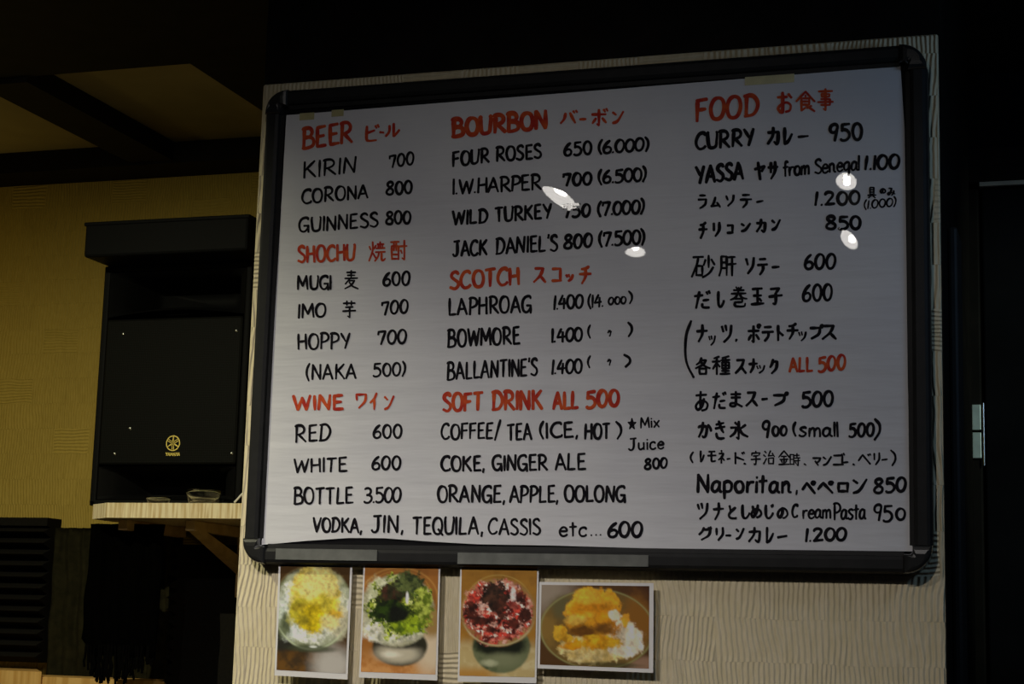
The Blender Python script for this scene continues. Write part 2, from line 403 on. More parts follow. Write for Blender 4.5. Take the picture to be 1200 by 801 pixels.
g('R', 56, '8,100 4,0;~0,96 32,101 48,80 40,56 8,48;16,48 56,0')
g('S', 46, '~44,86 30,100 10,92 6,72 24,54 42,38 44,16 26,0 0,10')
g('T', 52, '0,96 52,100;26,98 24,0')
g('U', 54, '~5,100 3,36 10,6 28,0 46,10 51,40 52,100')
g('V', 56, '0,100 26,0;26,0 56,100')
g('W', 80, '0,100 20,0;20,0 42,86;42,86 60,0;60,0 80,100')
g('X', 54, '2,100 52,0;52,100 2,0')
g('Y', 54, '0,100 28,48;54,100 24,0')
g('0', 48, '~26,100 8,84 0,48 8,12 24,0 40,14 48,52 42,86 24,100')
g('1', 10, '8,100 3,0')
g('2', 46, '~2,80 16,99 36,92 38,68 20,34 0,2;0,2 46,6')
g('3', 44, '~2,92 22,100 38,86 34,62 14,53;~14,53 42,42 42,16 22,0 0,10')
g('4', 48, '26,100 0,36;0,36 48,40;36,76 34,0')
g('5', 46, '8,98 5,58;6,97 44,100;~5,58 26,64 43,44 42,18 24,0 0,8')
g('6', 46, '~38,98 18,76 3,40 6,10 22,0 40,10 44,34 30,50 10,42 4,26')
g('7', 46, '4,98 2,74;3,96 46,98;46,98 20,0')
g('8', 48, '~42,88 26,100 10,92 8,74 24,54 44,34 42,8 24,0 4,10 4,32 24,54 40,74 42,88')
g('9', 46, '~42,86 28,100 8,90 2,66 14,50 34,56 42,86;42,86 26,0')
g('a', 48, '~38,46 26,60 8,48 3,18 16,2 32,16 39,48;~40,58 39,14 50,2')
g('c', 40, '~38,48 26,60 8,50 3,20 16,0 40,10')
g('e', 42, '~5,30 40,36 34,57 18,59 3,36 8,8 24,0 42,12')
g('f', 34, '~36,94 24,101 16,84 14,0;0,60 34,64')
g('g', 44, '~40,48 26,60 7,46 6,18 20,5 40,24;~41,58 42,-18 28,-36 6,-26')
g('i', 8, '4,58 4,0;4,84 4,78')
g('l', 8, '4,100 4,0')
g('m', 64, '4,58 3,0;~4,38 18,58 28,48 29,0;~29,38 44,58 56,48 58,0')
g('n', 46, '4,58 4,0;~4,36 20,58 34,46 35,8 46,2')
g('o', 44, '~24,60 7,50 2,26 10,4 24,0 38,10 42,36 34,56 22,60')
g('p', 44, '4,58 3,-36;~4,44 22,60 40,46 36,12 20,2 4,12')
g('r', 34, '4,58 4,0;~4,32 16,54 34,56')
g('s', 38, '~35,54 18,60 6,48 20,32 35,18 22,0 1,8')
g('t', 36, '17,90 17,0;0,60 36,64')
g('u', 44, '~4,58 4,14 18,0 36,16;38,58 40,0')
g('x', 44, '2,58 42,0;42,60 2,0')
g('(', 18, '~18,112 4,76 2,36 16,-8')
g(')', 18, '~0,112 15,80 16,36 2,-8')
g(',', 10, '7,10 2,-14')
g('.', 8, '3,5 5,2')
g('/', 40, '40,116 0,-14')
g("'", 8, '6,106 3,84')
g('★', 100, '50,100 20,4;50,100 80,4;2,64 98,64;2,64 80,4;98,64 20,4;50,90 50,40;30,50 70,50;40,40 60,40')
g('〃', 60, '25,95 5,55;60,80 35,5;45,95 25,60')
DAK = ';80,100 88,86;96,106 104,92'
KN = {
 'ヒ': '~20,96 17,20 34,6 86,10;21,54 74,72', 'ー': '0,48 100,54', 'ル': '~28,82 26,40 2,4;~60,96 58,20 62,6 100,50',
 'ハ': '~32,82 24,40 2,4;~60,86 74,50 92,8', 'ホ': '4,70 92,72;48,100 48,4;48,4 36,12;28,46 6,16;70,48 94,20',
 'ン': '4,90 32,70;~4,4 46,22 96,96', 'ス': '14,90 80,92;~80,92 55,45 2,2;52,46 98,2', 'コ': '10,88 86,90;86,90 84,8;6,8 94,10',
 'ッ': '4,92 18,58;38,98 48,64;~98,98 80,40 34,2', 'チ': '~80,98 55,86 18,82;2,54 98,56;~52,84 52,40 22,0',
 'ワ': '10,92 14,54;10,90 90,92;~90,92 80,45 30,0', 'イ': '~88,100 55,66 2,42;58,68 56,0',
 'カ': '4,70 88,74;~88,74 84,22 74,0 54,14;~46,100 40,50 2,2', 'レ': '22,100 20,6;~20,4 60,22 98,64',
 'ヤ': '0,60 96,78;96,78 70,48;32,100 54,0', 'サ': '0,66 100,70;28,94 28,36;~72,100 70,45 30,0',
 'ラ': '20,98 82,98;4,66 92,68;~92,68 78,28 22,0', 'ム': '~48,100 30,42 8,10;2,10 88,18;66,46 100,0',
 'ソ': '4,92 22,56;~94,100 80,45 24,0', 'テ': '20,96 82,98;0,60 100,64;~56,60 54,30 22,0',
 'リ': '14,94 16,42;~84,100 82,45 34,0', 'ナ': '0,62 100,66;~54,100 52,45 16,0',
 'ツ': '2,92 16,62;38,98 48,68;~98,98 84,40 24,0', 'ト': '16,100 16,0;16,62 96,34', 'フ': '2,94 96,96;~96,96 82,40 12,0',
 'ク': '~40,100 26,70 0,44;32,84 96,86;~96,86 80,36 20,0', 'モ': '14,94 88,96;0,56 100,58;~46,94 44,18 54,2 94,8',
 'ネ': '48,100 56,88;12,76 84,78;~84,78 50,46 0,26;48,54 48,0;58,44 98,22', 'マ': '2,94 98,96;~98,96 78,56 54,36;30,54 68,0',
 'ヘ': '0,36 34,96;34,96 100,2', 'ロ': '6,94 8,0;6,94 94,96;94,96 90,0;8,8 92,8',
 'お': '2,76 66,78;~36,100 36,10 24,2 4,18 24,38 64,50 92,36 86,10 58,2;78,92 98,74',
 'た': '0,74 54,80;32,100 10,0;58,48 96,52;~52,26 56,6 98,4', 'し': '~10,100 6,30 26,2 62,4 98,40',
 'あ': '6,80 86,84;~42,100 38,40 44,10;~68,62 48,20 18,4 4,24 30,48 66,52 96,34 86,8 52,0',
 'ま': '12,82 88,84;14,60 86,62;~50,100 50,20 36,2 6,6 12,22 50,20 100,0',
 'か': '~0,66 48,74 66,62 60,18 46,0 32,10;~36,100 28,50 2,2;~76,84 94,62 100,42',
 'き': '12,80 82,90;6,58 90,68;~36,100 60,56 80,34;~16,30 22,8 48,0 84,4',
 'と': '14,100 28,58;~92,82 36,56 6,30 14,8 44,0 100,4', 'め': '~14,90 28,40 44,12;~66,100 52,45 20,4 2,22 14,52 50,70 86,58 100,30 82,8 56,0',
 'の': '~54,90 46,40 24,4 2,28 12,66 50,96 88,76 100,36 82,8 56,0', 'み': '16,98 56,98;~56,98 38,44 14,10 0,24 24,42 60,36 100,20;~82,66 78,30 52,0',
 '、': '0,100 100,0',
 '食': '50,100 0,50;50,100 100,50;50,82 50,70;28,66 70,66;28,66 28,2;70,66 70,34;28,50 70,50;28,34 70,34;28,4 50,18;46,34 100,0;82,28 58,16',
 '事': '4,88 96,90;50,100 50,0;50,0 36,8;24,76 76,76;24,76 24,64;76,76 76,64;24,64 76,64;20,52 80,52;80,52 80,24;0,38 100,40;20,25 80,25',
 '焼': '~24,100 24,55 2,0;4,76 12,58;44,82 32,62;26,40 44,14;70,100 70,68;52,88 92,88;58,82 58,68;84,82 84,68;46,66 98,68;42,46 100,48;~62,46 58,25 38,0;~80,46 79,10 88,3 100,14',
 '酎': '0,92 52,94;6,72 8,2;6,72 48,72;48,72 48,2;20,92 20,48;34,92 34,48;8,28 48,28;8,6 48,6;54,70 100,72;84,100 84,2;84,2 70,10;62,50 70,34',
 '麦': '18,90 82,91;50,100 50,56;24,74 76,75;4,57 96,59;40,56 8,26;35,44 74,46;~74,46 50,20 4,0;~36,36 60,14 100,0',
 '芋': '4,86 96,88;32,100 32,74;68,100 68,74;22,62 80,64;0,38 100,42;54,64 54,0;54,0 38,8',
 '具': '26,100 26,34;74,100 74,34;26,100 74,100;26,78 74,78;26,56 74,56;26,35 74,35;0,26 100,28;38,22 10,0;62,22 92,0',
 '砂': '6,92 50,94;~28,92 22,58 0,2;20,52 20,8;20,52 46,52;46,52 46,8;20,10 46,10;74,100 74,45;60,80 52,55;86,82 100,58;~94,46 75,18 48,0',
 '肝': '~12,96 12,40 0,0;12,96 44,96;44,96 44,2;12,66 44,66;12,38 44,38;54,92 94,94;50,56 100,60;76,92 76,0',
 '巻': '35,100 40,90;66,100 60,90;20,84 82,84;6,66 94,68;50,98 46,66;~44,66 30,46 0,34;~56,66 70,46 100,40;28,40 72,40;72,40 72,22;28,22 72,22;~28,22 28,4 50,0 84,2 90,16',
 '玉': '10,94 86,98;18,54 80,56;0,2 100,8;50,94 50,6;66,36 80,22', '子': '12,94 78,98;78,98 50,68;~50,68 52,20 46,0 32,6;0,46 100,56',
 '各': '~40,100 30,75 6,58;34,84 74,86;~74,86 50,58 0,36;~36,76 60,52 100,36;26,34 74,34;26,34 28,0;74,34 72,0;28,2 72,2',
 '種': '38,98 8,88;0,70 44,72;25,92 25,0;25,66 2,30;26,60 42,42;94,100 56,90;50,78 100,80;76,92 76,4;56,66 96,66;56,66 56,32;96,66 96,32;56,50 96,50;56,33 96,33;54,19 98,19;44,2 100,4',
 '氷': '48,100 48,0;48,0 36,8;28,94 38,82;4,64 34,66;~34,66 26,35 0,12;86,80 54,56;~52,62 68,30 100,12',
 '宇': '50,100 50,88;8,86 6,68;8,86 94,88;94,88 84,70;26,64 74,66;0,38 100,42;~52,64 52,15 46,0 32,6',
 '治': '10,96 24,84;0,68 18,56;0,2 26,42;62,100 42,62;42,62 90,66;78,82 98,56;44,44 46,0;44,44 90,46;90,46 88,0;46,4 88,4',
 '金': '50,100 0,54;50,100 100,54;26,60 74,60;12,38 88,40;50,60 50,4;26,30 34,14;74,30 64,14;2,2 98,4',
 '時': '2,92 4,8;2,92 38,92;38,92 38,8;4,52 38,52;4,12 38,12;48,84 94,86;70,100 70,60;42,62 100,64;42,40 100,42;82,60 82,0;82,0 68,8;54,30 64,14',
}
for dst, src in (('ビ', 'ヒ'), ('バ', 'ハ'), ('ボ', 'ホ'), ('ド', 'ト'), ('ゴ', 'コ'), ('ベ', 'ヘ'), ('グ', 'ク'), ('だ', 'た'), ('じ', 'し')):
    KN[dst] = KN[src] + DAK
def ringmark(cx, cy, r):
    return ';~' + ' '.join(f'{cx+r*math.cos(a):.0f},{cy+r*math.sin(a):.0f}' for a in np.linspace(0, 2*PI, 9))
KN['ペ'] = KN['ヘ'] + ringmark(88, 92, 11); KN['プ'] = KN['フ'] + ringmark(112, 108, 9); KN['ポ'] = KN['ホ'] + ringmark(92, 98, 8)

def parse(s):
    out = []
    for st in s.split(';'):
        sm = st.startswith('~')
        pts = [tuple(map(float, p.split(','))) for p in st.lstrip('~').split()]
        out.append((sm, pts))
    return out
def catmull(pts, n=5):
    P = [np.array(p) for p in pts]
    if len(P) < 3: return P
    closed = np.linalg.norm(P[0]-P[-1]) < 12
    Q = [P[-2] if closed else 2*P[0]-P[1]] + P + [P[1] if closed else 2*P[-1]-P[-2]]
    out = []
    for i in range(1, len(Q)-2):
        a, b, c, d = Q[i-1:i+3]
        for k in range(n):
            t = k/n
            out.append(0.5*(2*b + (c-a)*t + (2*a-5*b+4*c-d)*t*t + (3*b-a-3*c+d)*t**3))
    out.append(P[-1]); return out
class Ink:
    """collects the pen strokes of one written line; points are photo pixels carried onto the board"""
    lift = 0
    def __init__(self): self.st = []
    def stroke(self, pts, wpx, taper=0.25):
        P = [np.array(p, float) for p in pts]
        Q = [P[0]]
        for a, b in zip(P, P[1:]):                      # resample to short steps
            n = max(1, int(np.linalg.norm(b-a)/1.6))
            for k in range(1, n+1): Q.append(a + (b-a)*k/n)
        n = len(Q)
        if n == 1: Q.append(Q[0] + np.array([0.5, 0.5])); n = 2
        Ink.lift = (Ink.lift + 1) % 40
        y = 0.00152 - Ink.lift*0.000012
        ph = random.random()*6
        def V(p, t):
            x, z = board_pt(p[0], p[1]); return L(x, y - 0.00002*t, z)
        rows = []
        for i, p in enumerate(Q):
            d = Q[min(i+1, n-1)] - Q[max(i-1, 0)]
            d = d/(np.linalg.norm(d)+1e-9); nr = np.array([-d[1], d[0]])
            t = i/(n-1)
            hw = wpx/2*(1.06 - taper*t + 0.09*math.sin(ph + 5*t)) * (0.72 + 0.28*min(1, t*(n-1)/2.5))
            rows.append((p, d, nr, hw))
        lft = [V(r_[0]+r_[2]*r_[3], q/(n-1)) for q, r_ in enumerate(rows)]; rgt = [V(r_[0]-r_[2]*r_[3], q/(n-1)) for q, r_ in enumerate(rows)]
        fs = [(lft[i], rgt[i], rgt[i+1], lft[i+1]) for i in range(n-1)]
        for (p, d, nr, hw), a, b, s in ((rows[0], lft[0], rgt[0], -1), (rows[-1], lft[-1], rgt[-1], 1)):
            fs.append([a] + [V(p + nr*hw*math.cos(q) + d*s*hw*0.7*math.sin(q), (s+1)/2) for q in (0.6, 1.2, 1.9, 2.5)] + [b])
        self.st.append((min(q[0] for q in Q), max(q[0] for q in Q), fs))
    def word(self, txt, x0, x1, y0, y1, h, wpx, gap=15):
        """Latin word: ink from x0 to x1, baseline y0 (left) to y1 (right), capital height h"""
        x0 += wpx/2; x1 -= wpx/2; hh = h - wpx*0.9; o = wpx*0.45
        adv = []; X = 0
        for c in txt:
            wd = 34 if c == ' ' else G[c][0]
            adv.append(X); X += wd + gap
        tot = X - gap; s = (x1-x0)/max(tot, 1)
        for c, ax in zip(txt, adv):
            if c == ' ': continue
            j = [random.uniform(-2.0, 2.0) for _ in range(4)]; sl = random.uniform(-4, 4)
            for sm, pts in parse(G[c][1]):
                pp = []
                for gx, gy in pts:
                    X_ = x0 + s*(ax + gx + j[0] + sl*(gy/100-0.5)) ; t = (X_-x0)/max(x1-x0, 1e-6)
                    pp.append((X_, y0 + (y1-y0)*t - o - (gy*(1+j[1]*0.012) + j[2])/100*hh))
                self.stroke(catmull(pp) if sm else pp, wpx*1.03, 0.32)
        return self
    def kana(self, ch, x0, y0, x1, y1, wpx):
        """one Japanese character whose ink fills the pixel box"""
        st = parse(KN[ch])
        xs = [p[0] for _, q in st for p in q]; ys = [p[1] for _, q in st for p in q]
        ax, bx, ay, by = min(xs), max(xs), min(ys), max(ys)
        hw = wpx/2; x0 += hw; x1 -= hw; y0 += hw; y1 -= hw
        for sm, pts in st:
            pp = [(x0 + (x1-x0)*(px-ax)/max(bx-ax, 1e-6), y1 - (y1-y0)*((py-ay)/(by-ay) if by-ay > 1e-6 else 0.5)) for px, py in pts]
            self.stroke(catmull(pp) if sm else pp, wpx*1.1, 0.40)
        return self
    def run(self, off, f, wpx, *items):
        for ch, a, b, c, d in items:
            self.kana(ch, off[0]+a/f, off[1]+b/f, off[0]+c/f, off[1]+d/f, wpx)
        return self
    def done(self, m, label=None, name='lettering'):
        groups = []                                     # words that stand apart are parts of their own
        for st in sorted(self.st, key=lambda q: q[0]):
            if groups and st[0] - groups[-1][0] < 9: groups[-1][1].append(st); groups[-1][0] = max(groups[-1][0], st[1])
            else: groups.append([st[1], [st]])
        for _, sts in groups:
            bm = bmesh.new()
            for _, _, fs in sts:
                for f in fs:
                    fc = bm.faces.new([bm.verts.new(p) for p in f]); fc.normal_update()
                    if fc.normal.y > 0: fc.normal_flip()
            bmesh.ops.remove_doubles(bm, verts=bm.verts, dist=1e-7)
            o = obj(name, bm, m, paper)
            if label: o['label'] = label
RED = 'red handwritten heading'
def line(*ws):
    k = Ink()
    for a in ws: k.word(*a)
    return k
ink, red = M['ink'], M['red']
# first column
line(('BEER', 353, 415, 176, 168, 27, 4.6)).run((330, 110), 6, 3.4, ('ビ', 588, 208, 695, 340), ('ー', 683, 262, 728, 280), ('ル', 725, 200, 838, 308)).done(red, RED, 'heading_lettering')
line(('KIRIN', 354.5, 418.5, 210, 203, 21, 3.1), ('700', 455, 486, 198, 194, 17, 3.1)).done(ink)
line(('CORONA', 352.5, 433, 240, 233, 18.5, 3.2), ('800', 451.5, 484.5, 229.5, 228, 18, 3.5)).done(ink)
line(('GUINNESS', 349.5, 444.5, 273.5, 267, 19, 3.1), ('800', 451, 483, 264, 263.5, 17.5, 3.3)).done(ink)
line(('SHOCHU', 348, 417.5, 309, 306, 21.5, 3.6)).run((330, 230), 6, 2.6, ('焼', 608, 312, 736, 462), ('酎', 760, 303, 890, 452)).done(red, RED, 'heading_lettering')
line(('MUGI', 347.5, 390, 340.5, 340, 18.5, 3.1), ('600', 448, 481.5, 336.5, 335, 18.5, 3.3)).run((330, 230), 6, 2.4, ('麦', 438, 515, 546, 656)).done(ink)
line(('IMO', 348, 383.5, 374, 372, 18.5, 3.2), ('700', 446, 479.5, 370.5, 367.5, 18, 3.2)).run((330, 350), 6, 2.6, ('芋', 424, 8, 528, 138)).done(ink)
line(('HOPPY', 348, 411.5, 410.5, 409, 20.5, 3.0), ('700', 441.5, 478, 405, 403.5, 18.5, 3.2)).done(ink)
line(('(NAKA', 358, 419, 446, 444.5, 19.5, 3.0), ('500)', 436.5, 476.5, 442.5, 441, 17.5, 3.0)).done(ink)
line(('WINE', 342.5, 404, 482, 481, 20, 4.2)).run((330, 350), 6, 3.0, ('ワ', 518, 662, 604, 776), ('イ', 616, 654, 678, 786), ('ン', 718, 675, 798, 784)).done(red, RED, 'heading_lettering')
line(('RED', 345, 388, 519.5, 517, 21.5, 3.2), ('600', 436.5, 472, 514.5, 514, 18, 3.2)).done(ink)
line(('WHITE', 343.5, 408, 554.5, 553, 18.5, 3.1), ('600', 434.5, 470.5, 551, 551, 18.5, 3.2)).done(ink)
line(('BOTTLE', 343, 415.5, 591.5, 590.5, 21, 3.1), ('3.500', 426, 471.5, 590.5, 589, 20, 3.1, 9)).done(ink)
line(('VODKA,', 365.5, 426, 624, 625, 19, 3.3), ('JIN,', 434.5, 474, 625, 625, 22, 3.3), ('TEQUILA,', 482.5, 567, 626.5, 627, 22.5, 3.3),
     ('CASSIS', 571.5, 634.5, 627, 627.5, 21, 3.1), ('etc', 654, 689, 629, 629.5, 20, 3.0), ('...', 691, 706, 628.5, 628.5, 20, 2.8, 30), ('600', 710.5, 754.5, 630.5, 630, 20.5, 4.0)).done(ink)
# second column
line(('BOURBON', 528, 643.5, 162.5, 152.5, 25, 5.6)).run((515, 110), 4.615, 3.6, ('バ', 648, 82, 754, 168), ('ー', 752, 128, 800, 146), ('ボ', 818, 72, 918, 178), ('ン', 930, 88, 1003, 166)).done(red, RED, 'heading_lettering')
line(('FOUR', 529, 574.5, 196.5, 191.5, 19.5, 3.6), ('ROSES', 580, 636, 191, 186.5, 19.5, 3.6), ('650', 660, 694.5, 184, 182, 18, 3.6), ('(6.000)', 700, 762, 181.5, 177.5, 17.5, 3.6, 9)).done(ink)
line(('I.W.HARPER', 529, 635.5, 229, 223.5, 20, 3.4, 11), ('700', 658.5, 695, 219.5, 218, 17.5, 4.0), ('(6.500)', 700, 759, 217, 213, 18, 3.7, 9)).done(ink)
line(('WILD', 529, 572.5, 265, 262, 19, 3.7), ('TURKEY', 579, 647.5, 261.5, 257, 19.5, 3.7), ('750', 658.5, 693, 257, 255, 18, 3.9), ('(7.000)', 699, 756.5, 254.5, 251, 18.5, 3.8, 9)).done(ink)
line(('JACK', 529, 572.5, 302, 300, 20.5, 3.7), ("DANIEL'S", 579.5, 655, 299, 295, 21, 3.5), ('800', 659.5, 695.5, 293.5, 290.5, 19, 4.0), ('(7.500)', 700.5, 757, 290, 287, 19, 3.7, 9)).done(ink)
line(('SCOTCH', 525.5, 610.5, 340.5, 334.5, 23.5, 4.4)).run((515, 230), 4.615, 3.8, ('ス', 502, 380, 582, 472), ('コ', 602, 382, 668, 465), ('ッ', 678, 415, 730, 466), ('チ', 750, 370, 828, 480)).done(red, RED, 'heading_lettering')
line(('LAPHROAG', 524.5, 624.5, 370.5, 367, 22, 3.4), ('1.400', 647.5, 684.5, 364, 362, 18.5, 3.4, 9), ('(14.', 688, 708.5, 362, 360, 17, 3.0, 9), ('000', 712, 735, 358, 356.5, 10.5, 2.6), (')', 735.5, 742, 356, 356, 15, 2.8)).done(ink)
line(('BOWMORE', 523.5, 610.5, 408, 404, 22.5, 3.6), ('1.400', 645, 684, 402.5, 400.5, 18.5, 3.6, 9), ('(', 687.5, 693, 396.5, 396.5, 15, 2.8), ('〃', 711, 717.5, 395, 395, 9.5, 2.2), (')', 735, 743, 394.5, 394.5, 16.5, 3.4)).done(ink)
line(("BALLANTINE'S", 523, 631.5, 446, 440.5, 22.5, 3.3), ('1.400', 645.5, 683.5, 439.5, 438, 19, 3.4, 9), ('(', 687.5, 693, 431, 431, 14.5, 2.8), ('〃', 710.5, 717, 429, 429, 9.5, 2.2), (')', 730.5, 741, 430.5, 430.5, 15, 3.6)).done(ink)
line(('SOFT', 517.5, 567.5, 483.5, 482, 24, 4.6), ('DRINK', 575, 637.5, 482, 481, 25, 4.6), ('ALL', 646.5, 679.5, 481, 480, 23, 4.4), ('500', 685.5, 727.5, 480, 477, 23, 4.8)).done(red, RED, 'heading_lettering')
line(('COFFEE/', 516, 588, 516, 514.5, 20.5, 3.2), ('TEA', 593.5, 624.5, 517, 516, 21, 3.4), ('(ICE,', 631, 679, 514.5, 513, 20, 3.5), ('HOT', 684, 716.5, 515.5, 515, 20.5, 3.5), (')', 720.5, 729.5, 514, 514, 20, 3.3)).done(ink)
line(('★', 735, 746.5, 503.5, 503.5, 14.5, 1.9), ('Mix', 749.5, 774, 502.5, 501, 14.5, 2.6)).done(ink)
line(('Juice', 736, 779, 528.5, 526.5, 16, 2.7)).done(ink)
line(('800', 754.5, 783, 551, 549, 14.5, 3.2)).done(ink)
line(('COKE,', 515.5, 569.5, 553, 552.5, 20, 3.5), ('GINGER', 575.5, 643, 552.5, 552, 20.5, 3.5), ('ALE', 649, 687.5, 551.5, 551, 21.5, 3.4)).done(ink)
line(('ORANGE,', 512, 593, 589.5, 589.5, 22, 3.4), ('APPLE,', 596, 656, 590, 589.5, 21.5, 3.4), ('OOLONG', 660, 734.5, 589, 589, 21.5, 3.6)).done(ink)
# third column
line(('FOOD', 814, 890, 144.5, 137.5, 29, 5.0)).run((795, 85), 8.571, 3.8, ('お', 983, 186, 1152, 412)).run((925, 85), 8.571, 3.0, ('食', 58, 180, 268, 402), ('事', 276, 152, 452, 392)).done(red, RED, 'heading_lettering')
line(('CURRY', 813.5, 885.5, 176.8, 172, 22.5, 4.4), ('950', 970.5, 1012, 166.7, 165.5, 23, 4.2)).run((795, 85), 8.571, 4.4, ('カ', 882, 536, 1024, 738), ('レ', 1048, 540, 1160, 735)).run((925, 85), 8.571, 3.6, ('ー', 76, 622, 204, 662)).done(ink)
line(('YASSA', 813.5, 873, 216.8, 211.5, 23.5, 4.6), ('from', 916.5, 950.5, 208, 205, 20, 3.4, 8), ('Senegal', 953.5, 1009, 204.8, 200.5, 19.5, 3.0, 9), ('1.100', 1012, 1055.5, 200.8, 199, 19.5, 4.0, 12)).run((795, 170), 8.571, 4.2, ('ヤ', 752, 158, 882, 362), ('サ', 886, 150, 1016, 356)).done(ink)
line(('1.200', 953.5, 1009, 242.3, 240.5, 18.5, 4.0, 16), ('(1.000)', 1011.5, 1051, 246, 242, 11.5, 2.2, 10)).run((795, 170), 8.571, 3.2, ('ラ', 188, 492, 294, 648), ('ム', 316, 510, 434, 636), ('ソ', 468, 490, 570, 624), ('テ', 610, 486, 748, 640), ('ー', 774, 546, 864, 586)).run((925, 170), 8.571, 2.2, ('具', 780, 416, 880, 540), ('の', 905, 430, 975, 490), ('み', 980, 425, 1072, 515)).done(ink)
line(('850', 966.5, 1010.5, 270.3, 269.8, 18.5, 4.2)).run((795, 245), 8.571, 3.8, ('チ', 192, 118, 304, 308), ('リ', 340, 118, 428, 288), ('コ', 476, 146, 566, 254), ('ン', 618, 128, 738, 238), ('カ', 772, 88, 888, 244), ('ン', 926, 92, 1038, 224)).done(ink)
line(('600', 941, 980.5, 317, 316, 20.5, 3.8)).run((795, 245), 8.571, 3.2, ('砂', 122, 452, 378, 698), ('肝', 398, 462, 594, 682)).run((795, 245), 8.571, 3.8, ('ソ', 666, 472, 774, 662), ('テ', 782, 484, 908, 674), ('ー', 928, 562, 1028, 600)).done(ink)
line(('600', 939, 976.5, 354.5, 353, 22, 3.8)).run((795, 325), 8.571, 3.8, ('だ', 148, 120, 334, 324), ('し', 386, 128, 472, 306), ('玉', 718, 94, 874, 286), ('子', 896, 94, 1058, 284)).run((795, 325), 8.571, 3.0, ('巻', 510, 84, 702, 304)).done(ink)
k = Ink(); k.stroke(catmull([(810, 376), (804.5, 392), (803.2, 412), (805.5, 427), (813, 442)], 8), 3.4, 0.2)
k.run((795, 325), 8.571, 3.8, ('ナ', 172, 462, 304, 660)).run((795, 325), 8.571, 2.6, ('ッ', 298, 576, 380, 690)).run((795, 325), 8.571, 3.8, ('ツ', 422, 466, 548, 664), ('、', 568, 606, 594, 658), ('ポ', 686, 462, 834, 664), ('テ', 828, 480, 968, 652), ('ト', 986, 468, 1068, 648), ('チ', 1078, 448, 1216, 634)).run((925, 325), 8.571, 2.6, ('ッ', 86, 536, 178, 646)).run((925, 325), 8.571, 3.8, ('プ', 196, 466, 352, 630), ('ス', 318, 468, 486, 634)).done(ink)
Ink().run((795, 405), 8.571, 3.2, ('各', 160, 108, 332, 298), ('種', 330, 92, 530, 300)).run((795, 405), 8.571, 3.8, ('ス', 560, 126, 694, 290), ('ナ', 696, 116, 808, 284)).run((795, 405), 8.571, 2.6, ('ッ', 778, 188, 876, 284)).run((795, 405), 8.571, 3.8, ('ク', 906, 122, 1010, 294)).done(ink)
line(('ALL', 923.5, 953.5, 437, 436.5, 19, 3.6), ('500', 957.5, 992, 437, 433.5, 20, 3.8)).done(red, 'red handwritten price')
line(('500', 938, 978, 478.5, 476.5, 21, 4.0)).run((795, 405), 8.571, 3.4, ('あ', 162, 446, 308, 664), ('だ', 332, 452, 492, 644), ('ま', 508, 446, 654, 624)).run((795, 405), 8.571, 3.8, ('ス', 666, 452, 808, 618), ('ー', 826, 516, 908, 554), ('プ', 942, 456, 1114, 614)).done(ink)
line(('9', 892, 904.5, 514, 514, 22, 3.8), ('00', 904, 923.5, 511.8, 511.5, 14, 3.6), ('(', 928, 934.5, 511, 511, 16.5, 3.6), ('small', 935.5, 984, 512.5, 512.5, 19.5, 3.2, 9), ('500', 993.5, 1025.5, 513.5, 512, 18.5, 3.8), (')', 1023.5, 1034, 515, 515, 24, 3.8)).run((795, 480), 8.571, 3.6, ('か', 188, 112, 344, 290), ('き', 358, 98, 480, 304), ('氷', 506, 102, 714, 306)).done(ink)
line(('(', 808, 814, 542, 542, 12.5, 2.6), (')', 1043, 1051, 545, 545, 17.5, 2.8)).run((795, 480), 8.571, 2.7, ('レ', 212, 402, 268, 532), ('モ', 286, 406, 388, 528), ('ネ', 392, 398, 474, 546), ('ー', 478, 478, 532, 506), ('ド', 562, 412, 676, 552), ('、', 650, 526, 688, 556)).run((795, 480), 8.571, 2.2, ('宇', 722, 406, 834, 558), ('治', 848, 402, 974, 554), ('金', 998, 402, 1124, 558)).run((925, 480), 8, 1.9, ('時', 0, 402, 108, 530)).run((925, 480), 8, 2.7, ('、', 130, 496, 168, 528), ('マ', 212, 440, 304, 530), ('ン', 308, 428, 404, 528), ('ゴ', 402, 398, 528, 524), ('ー', 498, 478, 562, 504), ('、', 588, 498, 624, 528), ('ベ', 638, 402, 774, 518), ('リ', 786, 392, 854, 524), ('ー', 858, 452, 928, 480)).done(ink)
line(('Naporitan', 815.5, 929, 578, 579, 24.5, 4.2, 12), (',', 931.5, 936, 577.5, 577.5, 22, 3.0), ('850', 1023, 1063.5, 579, 577, 20, 4.0)).run((925, 550), 8, 3.8, ('ペ', 110, 102, 254, 236), ('ペ', 256, 102, 420, 232), ('ロ', 446, 112, 564, 224), ('ン', 586, 76, 740, 234)).done(ink)
line(('C', 927, 936, 607.5, 607.5, 17.5, 3.2), ('ream', 939, 975.5, 608.5, 608, 19, 2.9, 8), ('Pasta', 975.5, 1016, 610, 609, 21.5, 3.0, 7), ('9', 1023, 1035.5, 611, 611, 21, 3.2), ('5', 1033.5, 1047, 612, 612, 21, 3.4), ('0', 1049, 1062.5, 610, 610, 16.5, 3.4)).run((800, 550), 8.571, 3.4, ('ツ', 138, 326, 264, 508), ('ナ', 296, 322, 424, 514), ('と', 452, 350, 552, 502), ('し', 588, 342, 684, 498), ('め', 678, 342, 804, 494), ('じ', 822, 338, 924, 498), ('の', 942, 372, 1068, 498)).done(ink)
